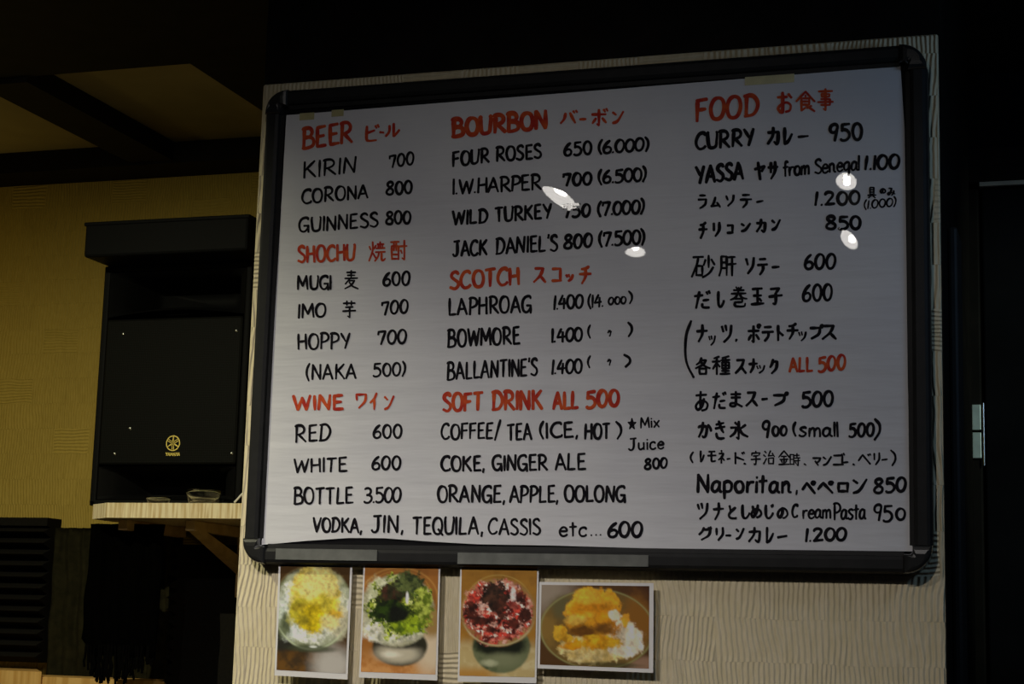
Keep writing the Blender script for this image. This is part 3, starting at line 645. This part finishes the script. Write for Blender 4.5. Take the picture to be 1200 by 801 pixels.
line(('1.200', 942, 993.5, 636, 634, 18, 4.0, 13)).run((800, 550), 8.571, 3.4, ('グ', 152, 562, 304, 718), ('リ', 326, 568, 418, 722), ('ー', 422, 646, 498, 676), ('ン', 526, 578, 628, 710), ('カ', 652, 568, 790, 738), ('レ', 832, 568, 924, 748), ('ー', 942, 650, 1060, 694)).done(ink)

# ------------------------------------------------------------------ tape strips and photo prints under the board
tag(obj('tape_strip', nbox(-0.4000, -0.2553, -0.0072, -0.0064, 1.6290, 1.6435), M['tape']), 'grey tape strip on the lower frame rail above the yellow and green ice photos', 'tape', 'grey tape strips on the rail')
tag(obj('tape_strip', nbox(-0.1440, 0.1065, -0.0072, -0.0064, 1.6268, 1.6412), M['tape']), 'longer grey tape strip on the lower frame rail right of the middle', 'tape', 'grey tape strips on the rail')

def lin(c): return np.array([(v/255/12.92 if v/255 <= 0.04045 else ((v/255+0.055)/1.055)**2.4) for v in c])
def vnoise(u, v, sc, seed, oct_=4):
    rs = np.random.RandomState(seed); out = np.zeros_like(u); amp = 1; tot = 0
    for _ in range(oct_):
        T = rs.rand(64, 64)
        a, b = u*sc, v*sc; i, j = np.floor(a).astype(int), np.floor(b).astype(int); fa, fb = a-i, b-j
        fa = fa*fa*(3-2*fa); fb = fb*fb*(3-2*fb)
        g_ = lambda p, q: T[p % 64, q % 64]
        out += amp*((g_(i, j)*(1-fa)+g_(i+1, j)*fa)*(1-fb) + (g_(i, j+1)*(1-fa)+g_(i+1, j+1)*fa)*fb)
        tot += amp; amp *= 0.55; sc *= 2.1
    return out/tot
def sm(x, a, b):
    t = np.clip((x-a)/(b-a), 0, 1); return t*t*(3-2*t)
class Pic:
    """a little painted picture on a grid; u to the right, v downwards, both 0..1"""
    def __init__(self, nu, nv, asp, seed):
        self.u, self.v = np.meshgrid(np.linspace(0, 1, nu), np.linspace(0, 1, nv)); self.asp = asp; self.seed = seed
        self.c = np.zeros((nv, nu, 3)); self.k = 0
    def n(self, sc, oct_=4): self.k += 1; return vnoise(self.u, self.v*self.asp, sc, self.seed*31 + self.k, oct_)
    def fill(self, c): self.c[:] = lin(c)
    def put(self, mask, c, c2=None, sc=10):
        a = lin(c)[None, None, :]
        if c2 is not None:
            t = sm(self.n(sc), 0.35, 0.65)[..., None]; a = a*(1-t) + lin(c2)[None, None, :]*t
        m = mask[..., None]; self.c = self.c*(1-m) + a*m
    def blob(self, x, y, rx, ry, rag=0.25, soft=0.12, sc=6, rot=0.0):
        dx, dy = self.u-x, self.v-y; cr, sr = math.cos(rot), math.sin(rot)
        d = np.sqrt(((dx*cr+dy*sr)/rx)**2 + ((-dx*sr+dy*cr)/ry)**2) + rag*(self.n(sc)-0.5)*2 + rag*0.8*(self.n(sc*3.3)-0.5)*2
        return 1 - sm(d, 1-soft, 1+soft)
    def crumbs(self, mask, sc=26, amt=0.55):
        """the fine grain of shaved ice and fruit inside a mask"""
        t = (self.n(sc, 3)-0.5)*2.2 + (self.n(sc*0.45, 2)-0.5)*1.6
        self.c *= (1 + amt*t*mask)[..., None]; np.clip(self.c, 0.002, 1, out=self.c)
    def ring(self, x, y, rx, ry, wd):
        d = np.sqrt(((self.u-x)/rx)**2 + ((self.v-y)/ry)**2)
        return np.exp(-((d-1)/wd)**2)
def pic_yellow(P):
    P.fill((62, 42, 16)); P.put(sm(P.v, 0.55, 1.0), (96, 66, 26), (58, 44, 26), 5)
    P.put(P.blob(.05, .72, .35, .10, .1, .3), (40, 38, 30))
    P.put(P.blob(.80, .93, .28, .17, .1, .6), (168, 163, 153))
    P.put(0.5*P.ring(.47, .30, .52, .30, .02)*(1-sm(P.v, .15, .3)), (120, 104, 66))
    P.put(P.blob(.49, .40, .58, .39, .03, .05), (112, 118, 86), (146, 150, 122), 8)
    food = P.blob(.5, .40, .52, .34, .14, .10)
    P.put(food, (168, 172, 146), (206, 208, 192), 18)
    P.put(P.blob(.20, .46, .20, .22, .3, .3, 10), (176, 186, 170), (204, 210, 198), 20)
    P.put(P.blob(.28, .62, .16, .08, .4, .25, 14), (206, 214, 206)); P.put(P.blob(.86, .52, .16, .16, .2, .3), (160, 156, 126), (186, 180, 150), 14)
    P.put(P.blob(.10, .58, .10, .12, .3, .4, 9), (96, 104, 76))
    top = P.blob(.52, .28, .37, .27, .16, .12, 7)
    P.put(top, (200, 176, 76), (216, 196, 116), 9)
    P.put(P.blob(.56, .17, .26, .14, .2, .4, 7), (214, 196, 118))
    P.put(P.blob(.30, .42, .17, .15, .3, .3, 8), (172, 160, 44)); P.put(P.blob(.66, .40, .22, .14, .3, .3, 8), (196, 178, 56))
    P.put(P.blob(.44, .40, .20, .05, .5, .5, 9), (150, 130, 30)); P.put(P.blob(.80, .45, .10, .04, .5, .5, 9), (206, 166, 50))
    P.put(P.blob(.50, .51, .20, .13, .35, .25, 9), (196, 172, 26), (170, 148, 18), 12); P.put(P.blob(.36, .52, .08, .06, .4, .4, 9), (140, 126, 28))
    P.put(P.blob(.74, .53, .12, .07, .4, .4, 9), (200, 186, 120))
    P.crumbs(np.maximum(food, top), 24, 0.42)
    P.put(0.8*P.ring(.48, .36, .56, .43, .022)*sm(P.v, .55, .7), (176, 186, 150))
    P.put(0.8*P.blob(.5, .785, .32, .035, .1, .4), (58, 64, 44)); P.put(0.8*P.blob(.52, .765, .05, .010, .1, .6), (226, 230, 216))
def pic_green(P):
    P.fill((142, 90, 36)); P.put(sm(P.n(4), .4, .7)*.5, (112, 68, 24)); P.put(sm(P.v, .7, 1.0), (186, 134, 78), (168, 110, 54), 8)
    P.put(P.blob(.94, .76, .22, .24, .1, .5), (196, 178, 148))
    P.put(0.6*P.ring(.48, .30, .52, .28, .03)*(1-sm(P.v, .3, .4)), (178, 130, 64)); P.put(0.5*P.ring(.48, .27, .43, .22, .03)*(1-sm(P.v, .3, .4)), (176, 124, 58))
    P.put(P.blob(.51, .75, .37, .185, .02, .07), (44, 42, 28)); P.put(P.blob(.49, .82, .29, .085, .06, .45), (176, 168, 144)); P.put(P.blob(.52, .73, .26, .045, .1, .5), (30, 30, 20)); P.put(P.blob(.40, .83, .12, .03, .2, .6), (206, 200, 180))
    P.put(P.blob(.46, .42, .50, .335, .04, .05), (140, 138, 106), (172, 168, 138), 12)
    P.put(P.blob(.93, .52, .14, .14, .1, .4), (142, 112, 62))
    ice = P.blob(.38, .60, .40, .13, .2, .2, 9)
    P.put(ice, (178, 178, 150), (212, 208, 188), 16); P.put(P.blob(.20, .27, .16, .14, .3, .25, 9), (176, 178, 138), (200, 200, 170), 14)
    leaf = P.blob(.48, .38, .42, .26, .38, .10, 8)
    P.put(leaf, (84, 106, 18), (166, 178, 62), 16)
    P.put(leaf*sm(P.n(15), .50, .60), (44, 62, 12)); P.put(leaf*sm(P.n(19), .58, .66), (196, 206, 120))
    P.put(P.blob(.62, .54, .26, .10, .5, .2, 10), (136, 156, 28), (74, 94, 18), 18); P.put(P.blob(.80, .36, .13, .16, .5, .2, 10), (164, 176, 72), (84, 100, 22), 18)
    P.put(P.blob(.40, .26, .20, .11, .5, .2, 9), (64, 36, 24), (40, 38, 20), 14); P.put(P.blob(.60, .17, .18, .12, .5, .2, 9), (40, 50, 24), (84, 94, 48), 16)
    P.put(P.blob(.40, .42, .28, .11, .5, .2, 9), (36, 54, 10), (18, 26, 8), 12); P.put(P.blob(.47, .46, .14, .07, .25, .3), (13, 16, 8))
    P.crumbs(np.maximum(leaf, ice), 26, 0.5)
    P.put(P.blob(.59, .30, .022, .055, .15, .3), (228, 226, 212))
def pic_red(P):
    P.fill((150, 106, 36)); P.put(sm(P.n(5), .4, .7)*.5, (122, 82, 26)); P.put(sm(P.v, .62, .8), (186, 172, 126), (172, 152, 102), 7)
    P.put(sm(P.v, .88, .98)*(1-sm(P.u, .3, .7)), (166, 122, 56))
    P.put(P.blob(.55, .735, .38, .235, .02, .05), (64, 74, 46), (98, 104, 72), 6); P.put(P.blob(.54, .715, .34, .11, .08, .25), (20, 24, 12)); P.put(P.blob(.58, .85, .22, .06, .1, .6), (112, 116, 84)); P.put(P.blob(.40, .88, .10, .03, .2, .6), (160, 162, 128))
    P.put(P.blob(.50, .42, .50, .31, .02, .04), (140, 108, 58), (166, 132, 82), 8)
    food = P.blob(.49, .42, .45, .28, .16, .1, 9)
    P.put(food, (176, 92, 76), (140, 46, 36), 13)
    P.put(food*sm(P.n(13), .52, .62), (218, 158, 138)); P.put(food*sm(P.n(12), .52, .62), (80, 22, 16)); P.put(food*sm(P.n(17), .56, .64), (190, 60, 46)); P.put(food*sm(P.n(21), .60, .68), (232, 192, 176))
    P.put(P.blob(.47, .26, .19, .11, .6, .15, 9), (34, 22, 14), (66, 40, 26), 12); P.put(P.blob(.52, .38, .10, .10, .7, .2, 9), (50, 26, 16), (80, 40, 26), 14)
    for x, y, a, b in ((.14, .42, .10, .08), (.86, .44, .09, .07), (.30, .50, .17, .04), (.68, .52, .14, .04), (.78, .28, .08, .05), (.44, .58, .10, .03)):
        P.put(P.blob(x, y, a, b, .7, .25, 10), (82, 34, 22), (52, 22, 14), 14)
    P.put(P.blob(.70, .26, .035, .06, .5, .3, 9), (232, 200, 190))
    P.crumbs(food, 25, 0.62)
    P.put(0.8*P.ring(.50, .42, .49, .30, .022)*sm(P.v, .45, .65), (172, 166, 122)); P.put(0.5*P.ring(.50, .36, .45, .28, .02)*(1-sm(P.v, .1, .3)), (186, 160, 84))
def pic_mango(P):
    P.fill((76, 50, 22)); P.put(P.blob(.04, .06, .24, .30, .1, .7), (140, 126, 108)); P.put(P.blob(.95, .98, .14, .12, .1, .4), (140, 108, 84)); P.put(P.blob(.98, .2, .2, .3, .1, .5), (64, 36, 18))
    P.put(P.blob(.52, .54, .53, .50, .02, .04), (104, 80, 36), (126, 98, 44), 5)
    P.put(P.blob(.90, .42, .14, .30, .2, .5), (128, 84, 26)); P.put(P.blob(.24, .28, .14, .14, .2, .5), (92, 84, 50)); P.put(0.7*P.ring(.52, .54, .52, .49, .018), (140, 140, 88))
    base = P.blob(.50, .80, .33, .17, .3, .12, 9)
    P.put(base, (196, 168, 98), (216, 194, 132), 16)
    ice = np.maximum(P.blob(.74, .62, .19, .30, .25, .1, 8, -0.45), P.blob(.86, .60, .08, .10, .3, .15, 9))
    P.put(ice, (210, 194, 162), (232, 218, 190), 18)
    man = np.maximum(np.maximum(P.blob(.47, .34, .23, .28, .22, .08, 7), P.blob(.42, .13, .11, .12, .3, .12, 8)), P.blob(.62, .24, .11, .16, .3, .12, 8))
    P.put(man, (200, 130, 14), (220, 158, 40), 9)
    P.put(P.blob(.43, .13, .10, .09, .3, .4, 8), (222, 166, 48)); P.put(P.blob(.62, .18, .08, .06, .4, .4, 8), (214, 150, 34)); P.put(P.blob(.52, .28, .16, .05, .5, .5, 9), (184, 118, 12))
    P.put(P.blob(.48, .52, .24, .12, .5, .25, 9), (160, 102, 16), (198, 136, 26), 11)
    P.put(P.blob(.40, .57, .14, .06, .5, .5, 9), (98, 60, 12)); P.put(P.blob(.59, .54, .09, .08, .5, .5, 9), (104, 66, 16)); P.put(P.blob(.33, .43, .08, .06, .5, .4, 9), (212, 164, 62))
    chunk = np.maximum(P.blob(.19, .60, .07, .10, .4, .12, 9), P.blob(.25, .66, .05, .05, .4, .15, 9))
    P.put(chunk, (206, 158, 40), (184, 132, 24), 14)
    P.put(P.blob(.54, .70, .20, .09, .5, .25, 10), (206, 158, 30), (190, 130, 14), 14); P.put(P.blob(.30, .76, .11, .05, .6, .2, 10), (200, 134, 14)); P.put(P.blob(.78, .42, .04, .08, .5, .2, 10), (208, 144, 38)); P.put(P.blob(.68, .36, .05, .06, .4, .3, 10), (224, 206, 170))
    P.crumbs(np.maximum(np.maximum(base, ice), np.maximum(man, chunk)), 26, 0.38)
    P.put(0.7*P.blob(.62, .97, .3, .03, .2, .5), (66, 64, 34))
def pic_material():
    m, t, b = nt('glossy_photo_print')
    a = t.nodes.new('ShaderNodeVertexColor'); a.layer_name = 'picture'
    t.links.new(a.outputs['Color'], b.inputs['Base Color'])
    b.inputs['Roughness'].default_value = 0.4; b.inputs['Specular IOR Level'].default_value = 0.3
    b.inputs['Coat Weight'].default_value = 0.3; b.inputs['Coat Roughness'].default_value = 0.1
    return m
PICM = pic_material()
def photo(corners, inset, paint, nu, nv, seed, label, y):
    """a bordered print; corners TL, TR, BR, BL as (x, z) on the wall side of the frame; inset = (l, r, t, b)"""
    (tlx, tlz), (trx, trz), (brx, brz), (blx, blz) = corners
    cx, cz = (tlx+brx)/2, blz
    r = empty('photo_print', (cx, y, cz), label, 'photo', 'dessert photos under the board')
    bm = bmesh.new()
    prism(bm, [(x-cx, z-cz) for x, z in corners], 'y', 0, 0.0006)
    obj('print_border', bm, M['print_edge'], r)
    P = Pic(nu, nv, (tlz-blz)/(trx-tlx), seed); paint(P)
    bm = bmesh.new(); lay = bm.verts.layers.float_color.new('picture')
    def at(u, v):
        uu = inset[0] + (1-inset[0]-inset[1])*u; vv = inset[2] + (1-inset[2]-inset[3])*v
        a = np.array([tlx, tlz])*(1-uu) + np.array([trx, trz])*uu; b = np.array([blx, blz])*(1-uu) + np.array([brx, brz])*uu
        p = a*(1-vv) + b*vv; return (p[0]-cx, -0.0003, p[1]-cz)
    vv = [[bm.verts.new(at(i/(nu-1), j/(nv-1))) for i in range(nu)] for j in range(nv)]
    K = 1.55
    for j in range(nv):
        for i in range(nu):
            c = np.minimum(P.c[j, i]*K, 0.9); vv[j][i][lay] = (c[0], c[1], c[2], 1)
    for j in range(nv-1):
        for i in range(nu-1): bm.faces.new((vv[j][i], vv[j+1][i], vv[j+1][i+1], vv[j][i+1]))
    obj('picture', bm, PICM, r)
PY = 0.0040
photo([(-0.4000, 1.6280), (-0.2940, 1.6270), (-0.2942, 1.4760), (-0.3985, 1.4778)], (.028, .028, .038, .05), pic_yellow, 84, 120, 3, 'photo print of yellow shaved ice in a glass bowl, leftmost under the board', PY)
photo([(-0.2782, 1.6290), (-0.1712, 1.6288), (-0.1702, 1.4790), (-0.2782, 1.4792)], (.022, .022, .034, .05), pic_green, 84, 120, 5, 'photo print of green shaved ice with dark beans on an orange wood table', PY)
photo([(-0.1440, 1.6298), (-0.0382, 1.6300), (-0.0378, 1.4800), (-0.1425, 1.4785)], (.022, .022, .034, .05), pic_red, 84, 120, 8, 'photo print of red and dark brown shaved ice in a footed glass', PY)
photo([(-0.0372, 1.6062), (0.1110, 1.6072), (0.1120, 1.4978), (-0.0370, 1.4986)], (.022, .036, .034, .045), pic_mango, 120, 90, 11, 'wide photo print of orange mango shaved ice, rightmost under the board', PY)

# ------------------------------------------------------------------ speaker on its shelf
SHZ = 1.7585
spk = empty('loudspeaker', (-1.020, 0.90, SHZ), 'black loudspeaker with round gold emblem standing on the pine wall shelf', 'loudspeaker')
SO = Vector((-1.020, 0.90, SHZ))
def sb(bm, x0, x1, y0, y1, z0, z1, bev=0.0): return box(bm, x0-SO.x, x1-SO.x, y0-SO.y, y1-SO.y, z0-SO.z, z1-SO.z, bev)
X0, X1, YF, YB = -1.178, -0.860, 0.800, 1.05
bm = bmesh.new()
sb(bm, X0, X1, YF+0.012, YB, 1.835, 2.118, 0.006)           # woofer box behind the grille
sb(bm, X0, X0+0.014, YF, YB, 1.7587, 2.222, 0.004); sb(bm, X1-0.014, X1, YF, YB, 1.7587, 2.222, 0.004)
sb(bm, X0, X1, YF, YB, 2.210, 2.2235, 0.004); sb(bm, X0, X1, YF, YB, 1.7587, 1.770, 0.003)
sb(bm, X0, X1, YB-0.02, YB, 1.7587, 2.222)
obj('cabinet', bm, M['cabinet'], spk)
def flare(x0, x1, z0, z1, xa, xb, za, zb, yf, yb, arch=0.0):
    """a horn mouth narrowing from the front rectangle to the throat"""
    bm = bmesh.new(); N = 10; prev = None
    for s in range(7):
        t = s/6; e = t**0.6; y = yf + (yb-yf)*t
        a0, a1 = x0+(xa-x0)*e, x1+(xb-x1)*e; c0, c1 = z0+(za-z0)*e, z1+(zb-z1)*e
        ring = []
        for k in range(N): u = k/N; ring.append((a0+(a1-a0)*u, y, c0 + arch*(1-t)*math.sin(PI*u)))
        for k in range(N): u = k/N; ring.append((a1, y, c0+(c1-c0)*u))
        for k in range(N): u = k/N; ring.append((a1+(a0-a1)*u, y, c1))
        for k in range(N): u = k/N; ring.append((a0, y, c1+(c0-c1)*u))
        rv = [bm.verts.new((p[0]-SO.x, p[1]-SO.y, p[2]-SO.z)) for p in ring]
        if prev:
            for k in range(len(rv)): bm.faces.new((prev[k], prev[(k+1) % len(rv)], rv[(k+1) % len(rv)], rv[k]))
        prev = rv
    bm.faces.new(prev)
    return bm
obj('horn', flare(-1.164, -0.874, 2.121, 2.209, -1.11, -0.93, 2.15, 2.19, YF+0.002, YF+0.12, 0.012), M['cabinet'], spk, True)
obj('bass_port', flare(-1.163, -0.875, 1.771, 1.833, -1.10, -0.94, 1.785, 1.815, YF+0.003, YF+0.10), M['cabinet'], spk, True)
bm = bmesh.new(); sb(bm, X0+0.014, X1-0.014, YF-0.001, YF+0.012, 1.836, 2.117, 0.004)
obj('grille', bm, M['grille'], spk)
for x, z in ((-1.128, 1.857), (-0.882, 1.857), (-1.126, 2.088), (-0.886, 2.088), (-1.098, 1.905)):  # corner screws; the last is an added bead standing in for a glint
    b2 = bmesh.new(); bmesh.ops.create_uvsphere(b2, u_segments=12, v_segments=6, radius=0.0032)
    bmesh.ops.translate(b2, vec=(x-SO.x, YF-0.001-SO.y, z-SO.z), verts=b2.verts)
    obj('screw_glint', b2, M['steel'], spk, True)
# round emblem: a ring with three crossed tuning forks, and the maker's name below it
EX, EZ, EY = -1.0055, 1.8765, YF-0.0018
bm = bmesh.new()
def flat(bm, pts, y=EY):
    bm.faces.new([bm.verts.new((p[0]-SO.x, y-SO.y, p[1]-SO.z)) for p in pts])
def seg2(bm, a, b, wd):
    a, b = np.array(a), np.array(b); d = (b-a)/np.linalg.norm(b-a); n_ = np.array([-d[1], d[0]])*wd/2
    flat(bm, [a+n_, a-n_, b-n_, b+n_])
N = 40
for k in range(N):
    a, b = 2*PI*k/N, 2*PI*(k+1)/N
    flat(bm, [(EX+r*math.cos(q), EZ+r*math.sin(q)) for r, q in ((.0128, a), (.0148, a), (.0148, b), (.0128, b))])
for q in (PI/2, PI/2+2*PI/3, PI/2+4*PI/3):
    d = np.array([math.cos(q), math.sin(q)]); n_ = np.array([-d[1], d[0]]); c = np.array([EX, EZ])
    seg2(bm, c, c+d*0.0125, 0.0022)                                       # handle
    seg2(bm, c - d*0.002 + n_*0.0018, c - d*0.0122 + n_*0.0016, 0.0013)   # two prongs
    seg2(bm, c - d*0.002 - n_*0.0018, c - d*0.0122 - n_*0.0016, 0.0013)
    seg2(bm, c - d*0.002 + n_*0.0024, c - d*0.002 - n_*0.0024, 0.002)
for fc in bm.faces:
    fc.normal_update()
    if fc.normal.y > 0: fc.normal_flip()
obj('emblem', bm, M['gold'], spk)['label'] = 'gold round emblem'
bm = bmesh.new(); cx = EX - 0.0140
for c in 'YAMAHA':
    wd = G[c][0]*0.0000680
    for s_, pts in parse(G[c][1]):
        for a, b in zip(pts, pts[1:]):
            seg2(bm, (cx + a[0]*0.0000680, 1.8525 + a[1]*0.000066), (cx + b[0]*0.0000680, 1.8525 + b[1]*0.000066), 0.0013)
    cx += wd + 0.0010
for fc in bm.faces:
    fc.normal_update()
    if fc.normal.y > 0: fc.normal_flip()
obj('name_plate', bm, M['gold'], spk)['label'] = 'gold lettering'
# black box lying on the speaker
bm = bmesh.new(); box(bm, -0.172, 0.172, -0.30, 0.10, 0, 0.066, bev=0.005)
blk = empty('black_box', (-1.005, 1.02, 2.2237), 'wide flat black box lying on top of the loudspeaker', 'box')
obj('box_body', bm, M['cabinet'], blk)
obj('box_lid', nbox(-0.174, 0.174, -0.302, 0.102, 0.0605, 0.068, bev=0.002), M['cabinet'], blk)

# the pine shelf with its chamfered corner, brackets
shelf = empty('wall_shelf', (-0.95, 1.115, 1.725), 'pine wall shelf with a cut front corner carrying the loudspeaker', 'shelf')
bm = bmesh.new()
prism(bm, [(a+0.95, b-1.115) for a, b in ((-1.148, 1.113), (-1.148, 0.766), (-1.092, 0.722), (-0.52, 0.722), (-0.52, 1.113))], 'z', 0.006, 0.0335)
obj('shelf_board', bm, M['shelf'], shelf)
for bx in (-1.085, -0.945):
    X_ = bx+0.95
    bm = nbox(X_-0.010, X_+0.010, -0.345, -0.115, -0.014, 0.0058, bev=0.002)
    br = obj('bracket', bm, M['shelf_dark'], shelf)
    if bx < -1: continue
    bm = bmesh.new(); prism(bm, [(-0.335, -0.012), (-0.300, -0.012), (-0.117, -0.062), (-0.117, -0.088)], 'x', X_-0.010, X_+0.010)
    obj('bracket_brace', bm, M['shelf_dark'], br)
    obj('bracket_leg', nbox(X_-0.010, X_+0.010, -0.130, -0.114, -0.13, -0.012, bev=0.002), M['shelf_dark'], br)

# small glass dishes and a white cable on the shelf edge
def dish(x, y, r, h, label):
    o = empty('glass_dish', (x, y, SHZ), label, 'glass dish', 'small glass dishes on the shelf')
    bm = bmesh.new()
    prof = [(0, 0.0003), (r*.72, 0.0003), (r*.80, 0.002), (r*.96, h*.75), (r, h), (r*.94, h), (r*.90, h*.75), (r*.74, 0.005), (0, 0.0045)]
    lathe(bm, prof, 0, 0, 28); bmesh.ops.remove_doubles(bm, verts=bm.verts, dist=1e-5); bmesh.ops.recalc_face_normals(bm, faces=bm.faces)
    obj('bowl', bm, M['glass'], o, True)
dish(-1.003, 0.752, 0.024, 0.013, 'low clear glass dish on the pine shelf below the gold emblem')
dish(-0.912, 0.755, 0.034, 0.026, 'taller clear glass dish on the pine shelf near the pillar')
cb = empty('cable', (-0.838, 0.745, SHZ), 'white looped cable with a red plug on the shelf beside the pillar', 'cable')
pts = [(-0.007 + 0.030*math.sin(a)*0.9 + 0.012*(1-math.cos(a)), 0.002*math.sin(3*a), 0.0022 + 0.034*math.sin(a)) for a in np.linspace(0.02, 1.7, 16)]
bm = bmesh.new(); tube(bm, pts, 0.0020); obj('cord', bm, M['cable'], cb, True)
bm = bmesh.new(); tube(bm, [(0.010, 0.012, 0.0005), (0.010, 0.012, 0.003), (0.010, 0.012, 0.016), (0.010, 0.012, 0.018)], 0.0065, 14); obj('plug', bm, M['plug'], cb)['label'] = 'red plug'

# ------------------------------------------------------------------ foam, curtain and fringe below the shelf
pit = 0.0233
fp = empty('foam_panel', (-1.56, 1.115, 1.455), 'ribbed charcoal acoustic foam panel on the wall at far left', 'foam panel', 'acoustic foam panels')
prof = [(-0.001, 0.0), (-0.038, 0.0)]
z = 0.0
while z < 0.262:
    prof += [(-0.038, z+0.001), (-0.066, z+pit*0.5), (-0.038, z+pit-0.001)]; z += pit
prof += [(-0.055, z+0.001), (-0.055, z+0.018), (-0.001, z+0.018)]
bm = bmesh.new(); prism(bm, prof, 'x', -0.30, 0.128); obj('foam_sheet', bm, M['foam'], fp)
fb = empty('foam_panel', (-0.90, 1.115, 1.395), 'saw-toothed charcoal acoustic foam block behind the pillar under the shelf', 'foam panel', 'acoustic foam panels')
prof = [(0.20, 0.0)]; z = 0.0
while z < 0.28:
    prof += [(-0.190, z+0.002), (-0.214, z+pit*0.5)]; z += pit
prof += [(-0.190, z), (0.20, z)]
bm = bmesh.new(); prism(bm, prof, 'y', -0.110, -0.002)
obj('foam_sheet', bm, M['foam'], fb)

def cloth(x0, x1, y, z0f, z1f, nx, nz, fold, freq, seed):
    bm = bmesh.new(); rows = []
    for j in range(nz+1):
        row = []
        for i in range(nx+1):
            u, v = i/nx, j/nz
            x = x0 + (x1-x0)*u; z0, z1 = z0f(u), z1f(u)
            yy = y + fold*math.sin(freq*u*2*PI + seed + 1.4*v) + fold*0.6*noise.noise((u*freq*1.3, v*3, seed))
            row.append(bm.verts.new((x + 0.006*noise.noise((u*9, v*4, seed+5)), yy, z0 + (z1-z0)*v)))
        rows.append(row)
    for a, b in zip(rows, rows[1:]):
        for i in range(nx): bm.faces.new((a[i], a[i+1], b[i+1], b[i]))
    r = bmesh.ops.solidify(bm, geom=list(bm.faces), thickness=0.003)
    return bm
cur = empty('curtain', (-1.25, 1.10, 1.42), 'dark grey hanging cloth on the wall right of the ribbed foam panel', 'curtain')
obj('cloth', cloth(-0.174, 0.128, -0.022, lambda u: -0.002, lambda u: 0.313, 90, 20, 0.005, 9, 2.0), M['curtain'], cur, True)
fr = empty('fringed_cloth', (-1.095, 0.80, 1.43), 'black ragged fringed cloth hanging below the shelf in front of the grey cloth', 'cloth')
rnd = random.Random(4)
def ragged(u):
    base = 0.0 + 0.035*max(0, u-0.55)/0.45 + 0.03*max(0, 0.18-u)/0.18
    return base
obj('cloth', cloth(-0.079, 0.080, 0.0, lambda u: 0.05 + 0.03*max(0, .15-u)/.15, lambda u: 0.2945, 50, 14, 0.006, 4, 6.0), M['fringe'], fr, True)
bm = bmesh.new()
for k in range(56):
    u = k/55; x = -0.066 + 0.140*u + rnd.uniform(-.003, .003); zb = ragged(u) + rnd.uniform(-0.004, 0.014); y = 0.0 + rnd.uniform(-.006, .006)
    tube(bm, [(x, y, 0.07), (x+rnd.uniform(-.002, .002), y, 0.045), (x+rnd.uniform(-.004, .004), y, (zb+0.03)/2+0.01), (x+rnd.uniform(-.006, .006), y, zb)], 0.0022, 6)
obj('fringe', bm, M['fringe'], fr)
bm = bmesh.new()
prism(bm, [(-1.75, 0.93), (-1.338, 0.93), (-1.468, 1.113), (-1.75, 1.113)], 'z', 1.395, 1.4415)
prism(bm, [(-1.345, 0.936), (-1.07, 0.936), (-1.128, 1.0), (-1.128, 1.05), (-1.43, 1.05)], 'z', 1.395, 1.4320)
tag(obj('wood_ledge', bm, M['ledge']), 'orange wooden ledge at the lower left under the foam panel', 'ledge')

# ------------------------------------------------------------------ the four ceiling spots (seen mirrored in the film)
names = ['small black ceiling spot mirrored as the long streak over the bourbon prices', 'small black ceiling spot mirrored above the food price 1.200',
         'small black ceiling spot mirrored beside the last bourbon price', 'small black ceiling spot mirrored below the food price 850',
         'small black ceiling spot over the shelf, out of the picture at the left']
for (pos, tg, p, c, a, hd, rr), nm in zip(LAMPS, names):
    pos = Vector(pos); hd = Vector(hd).normalized()
    o = empty('ceiling_spot', (pos.x, pos.y, 2.4995), nm, 'ceiling lamp', 'ceiling spots')
    q = hd.to_track_quat('-Z', 'Y').to_matrix().to_4x4()
    T = Matrix.Translation((0, 0, pos.z - 2.4995)) @ q
    base = -hd*0.026 + Vector((0, 0, pos.z - 2.4995))
    bm = bmesh.new(); lathe(bm, [(0, -0.0002), (0.022, -0.0002), (0.022, -0.006), (0, -0.006)], base.x, base.y, 24); tube(bm, [(base.x, base.y, -0.004), base], 0.005)
    obj('mount', bm, M['lamp_body'], o)
    k = rr/0.0255
    def head(prof, m, name, n=32, sm_=True):
        bm = bmesh.new(); lathe(bm, [(r*k, z) for r, z in prof], 0, 0, n); bmesh.ops.transform(bm, matrix=T, verts=bm.verts)
        obj(name, bm, m, o, sm_)
    head([(0.0, 0.028), (0.017, 0.028), (0.030, 0.004), (0.0305, -0.001), (0.0262, -0.001), (0.0258, 0.001)], M['lamp_body'], 'housing')
    head([(0.0255, 0.0), (0.020, 0.007), (0.013, 0.014), (0.006, 0.0175)], M['reflector'], 'reflector')
    head([(0.0, 0.0175), (0.0075, 0.0170), (0.0095, 0.012), (0.007, 0.007), (0.0, 0.0055)], M['bulb'], 'bulb', 20)
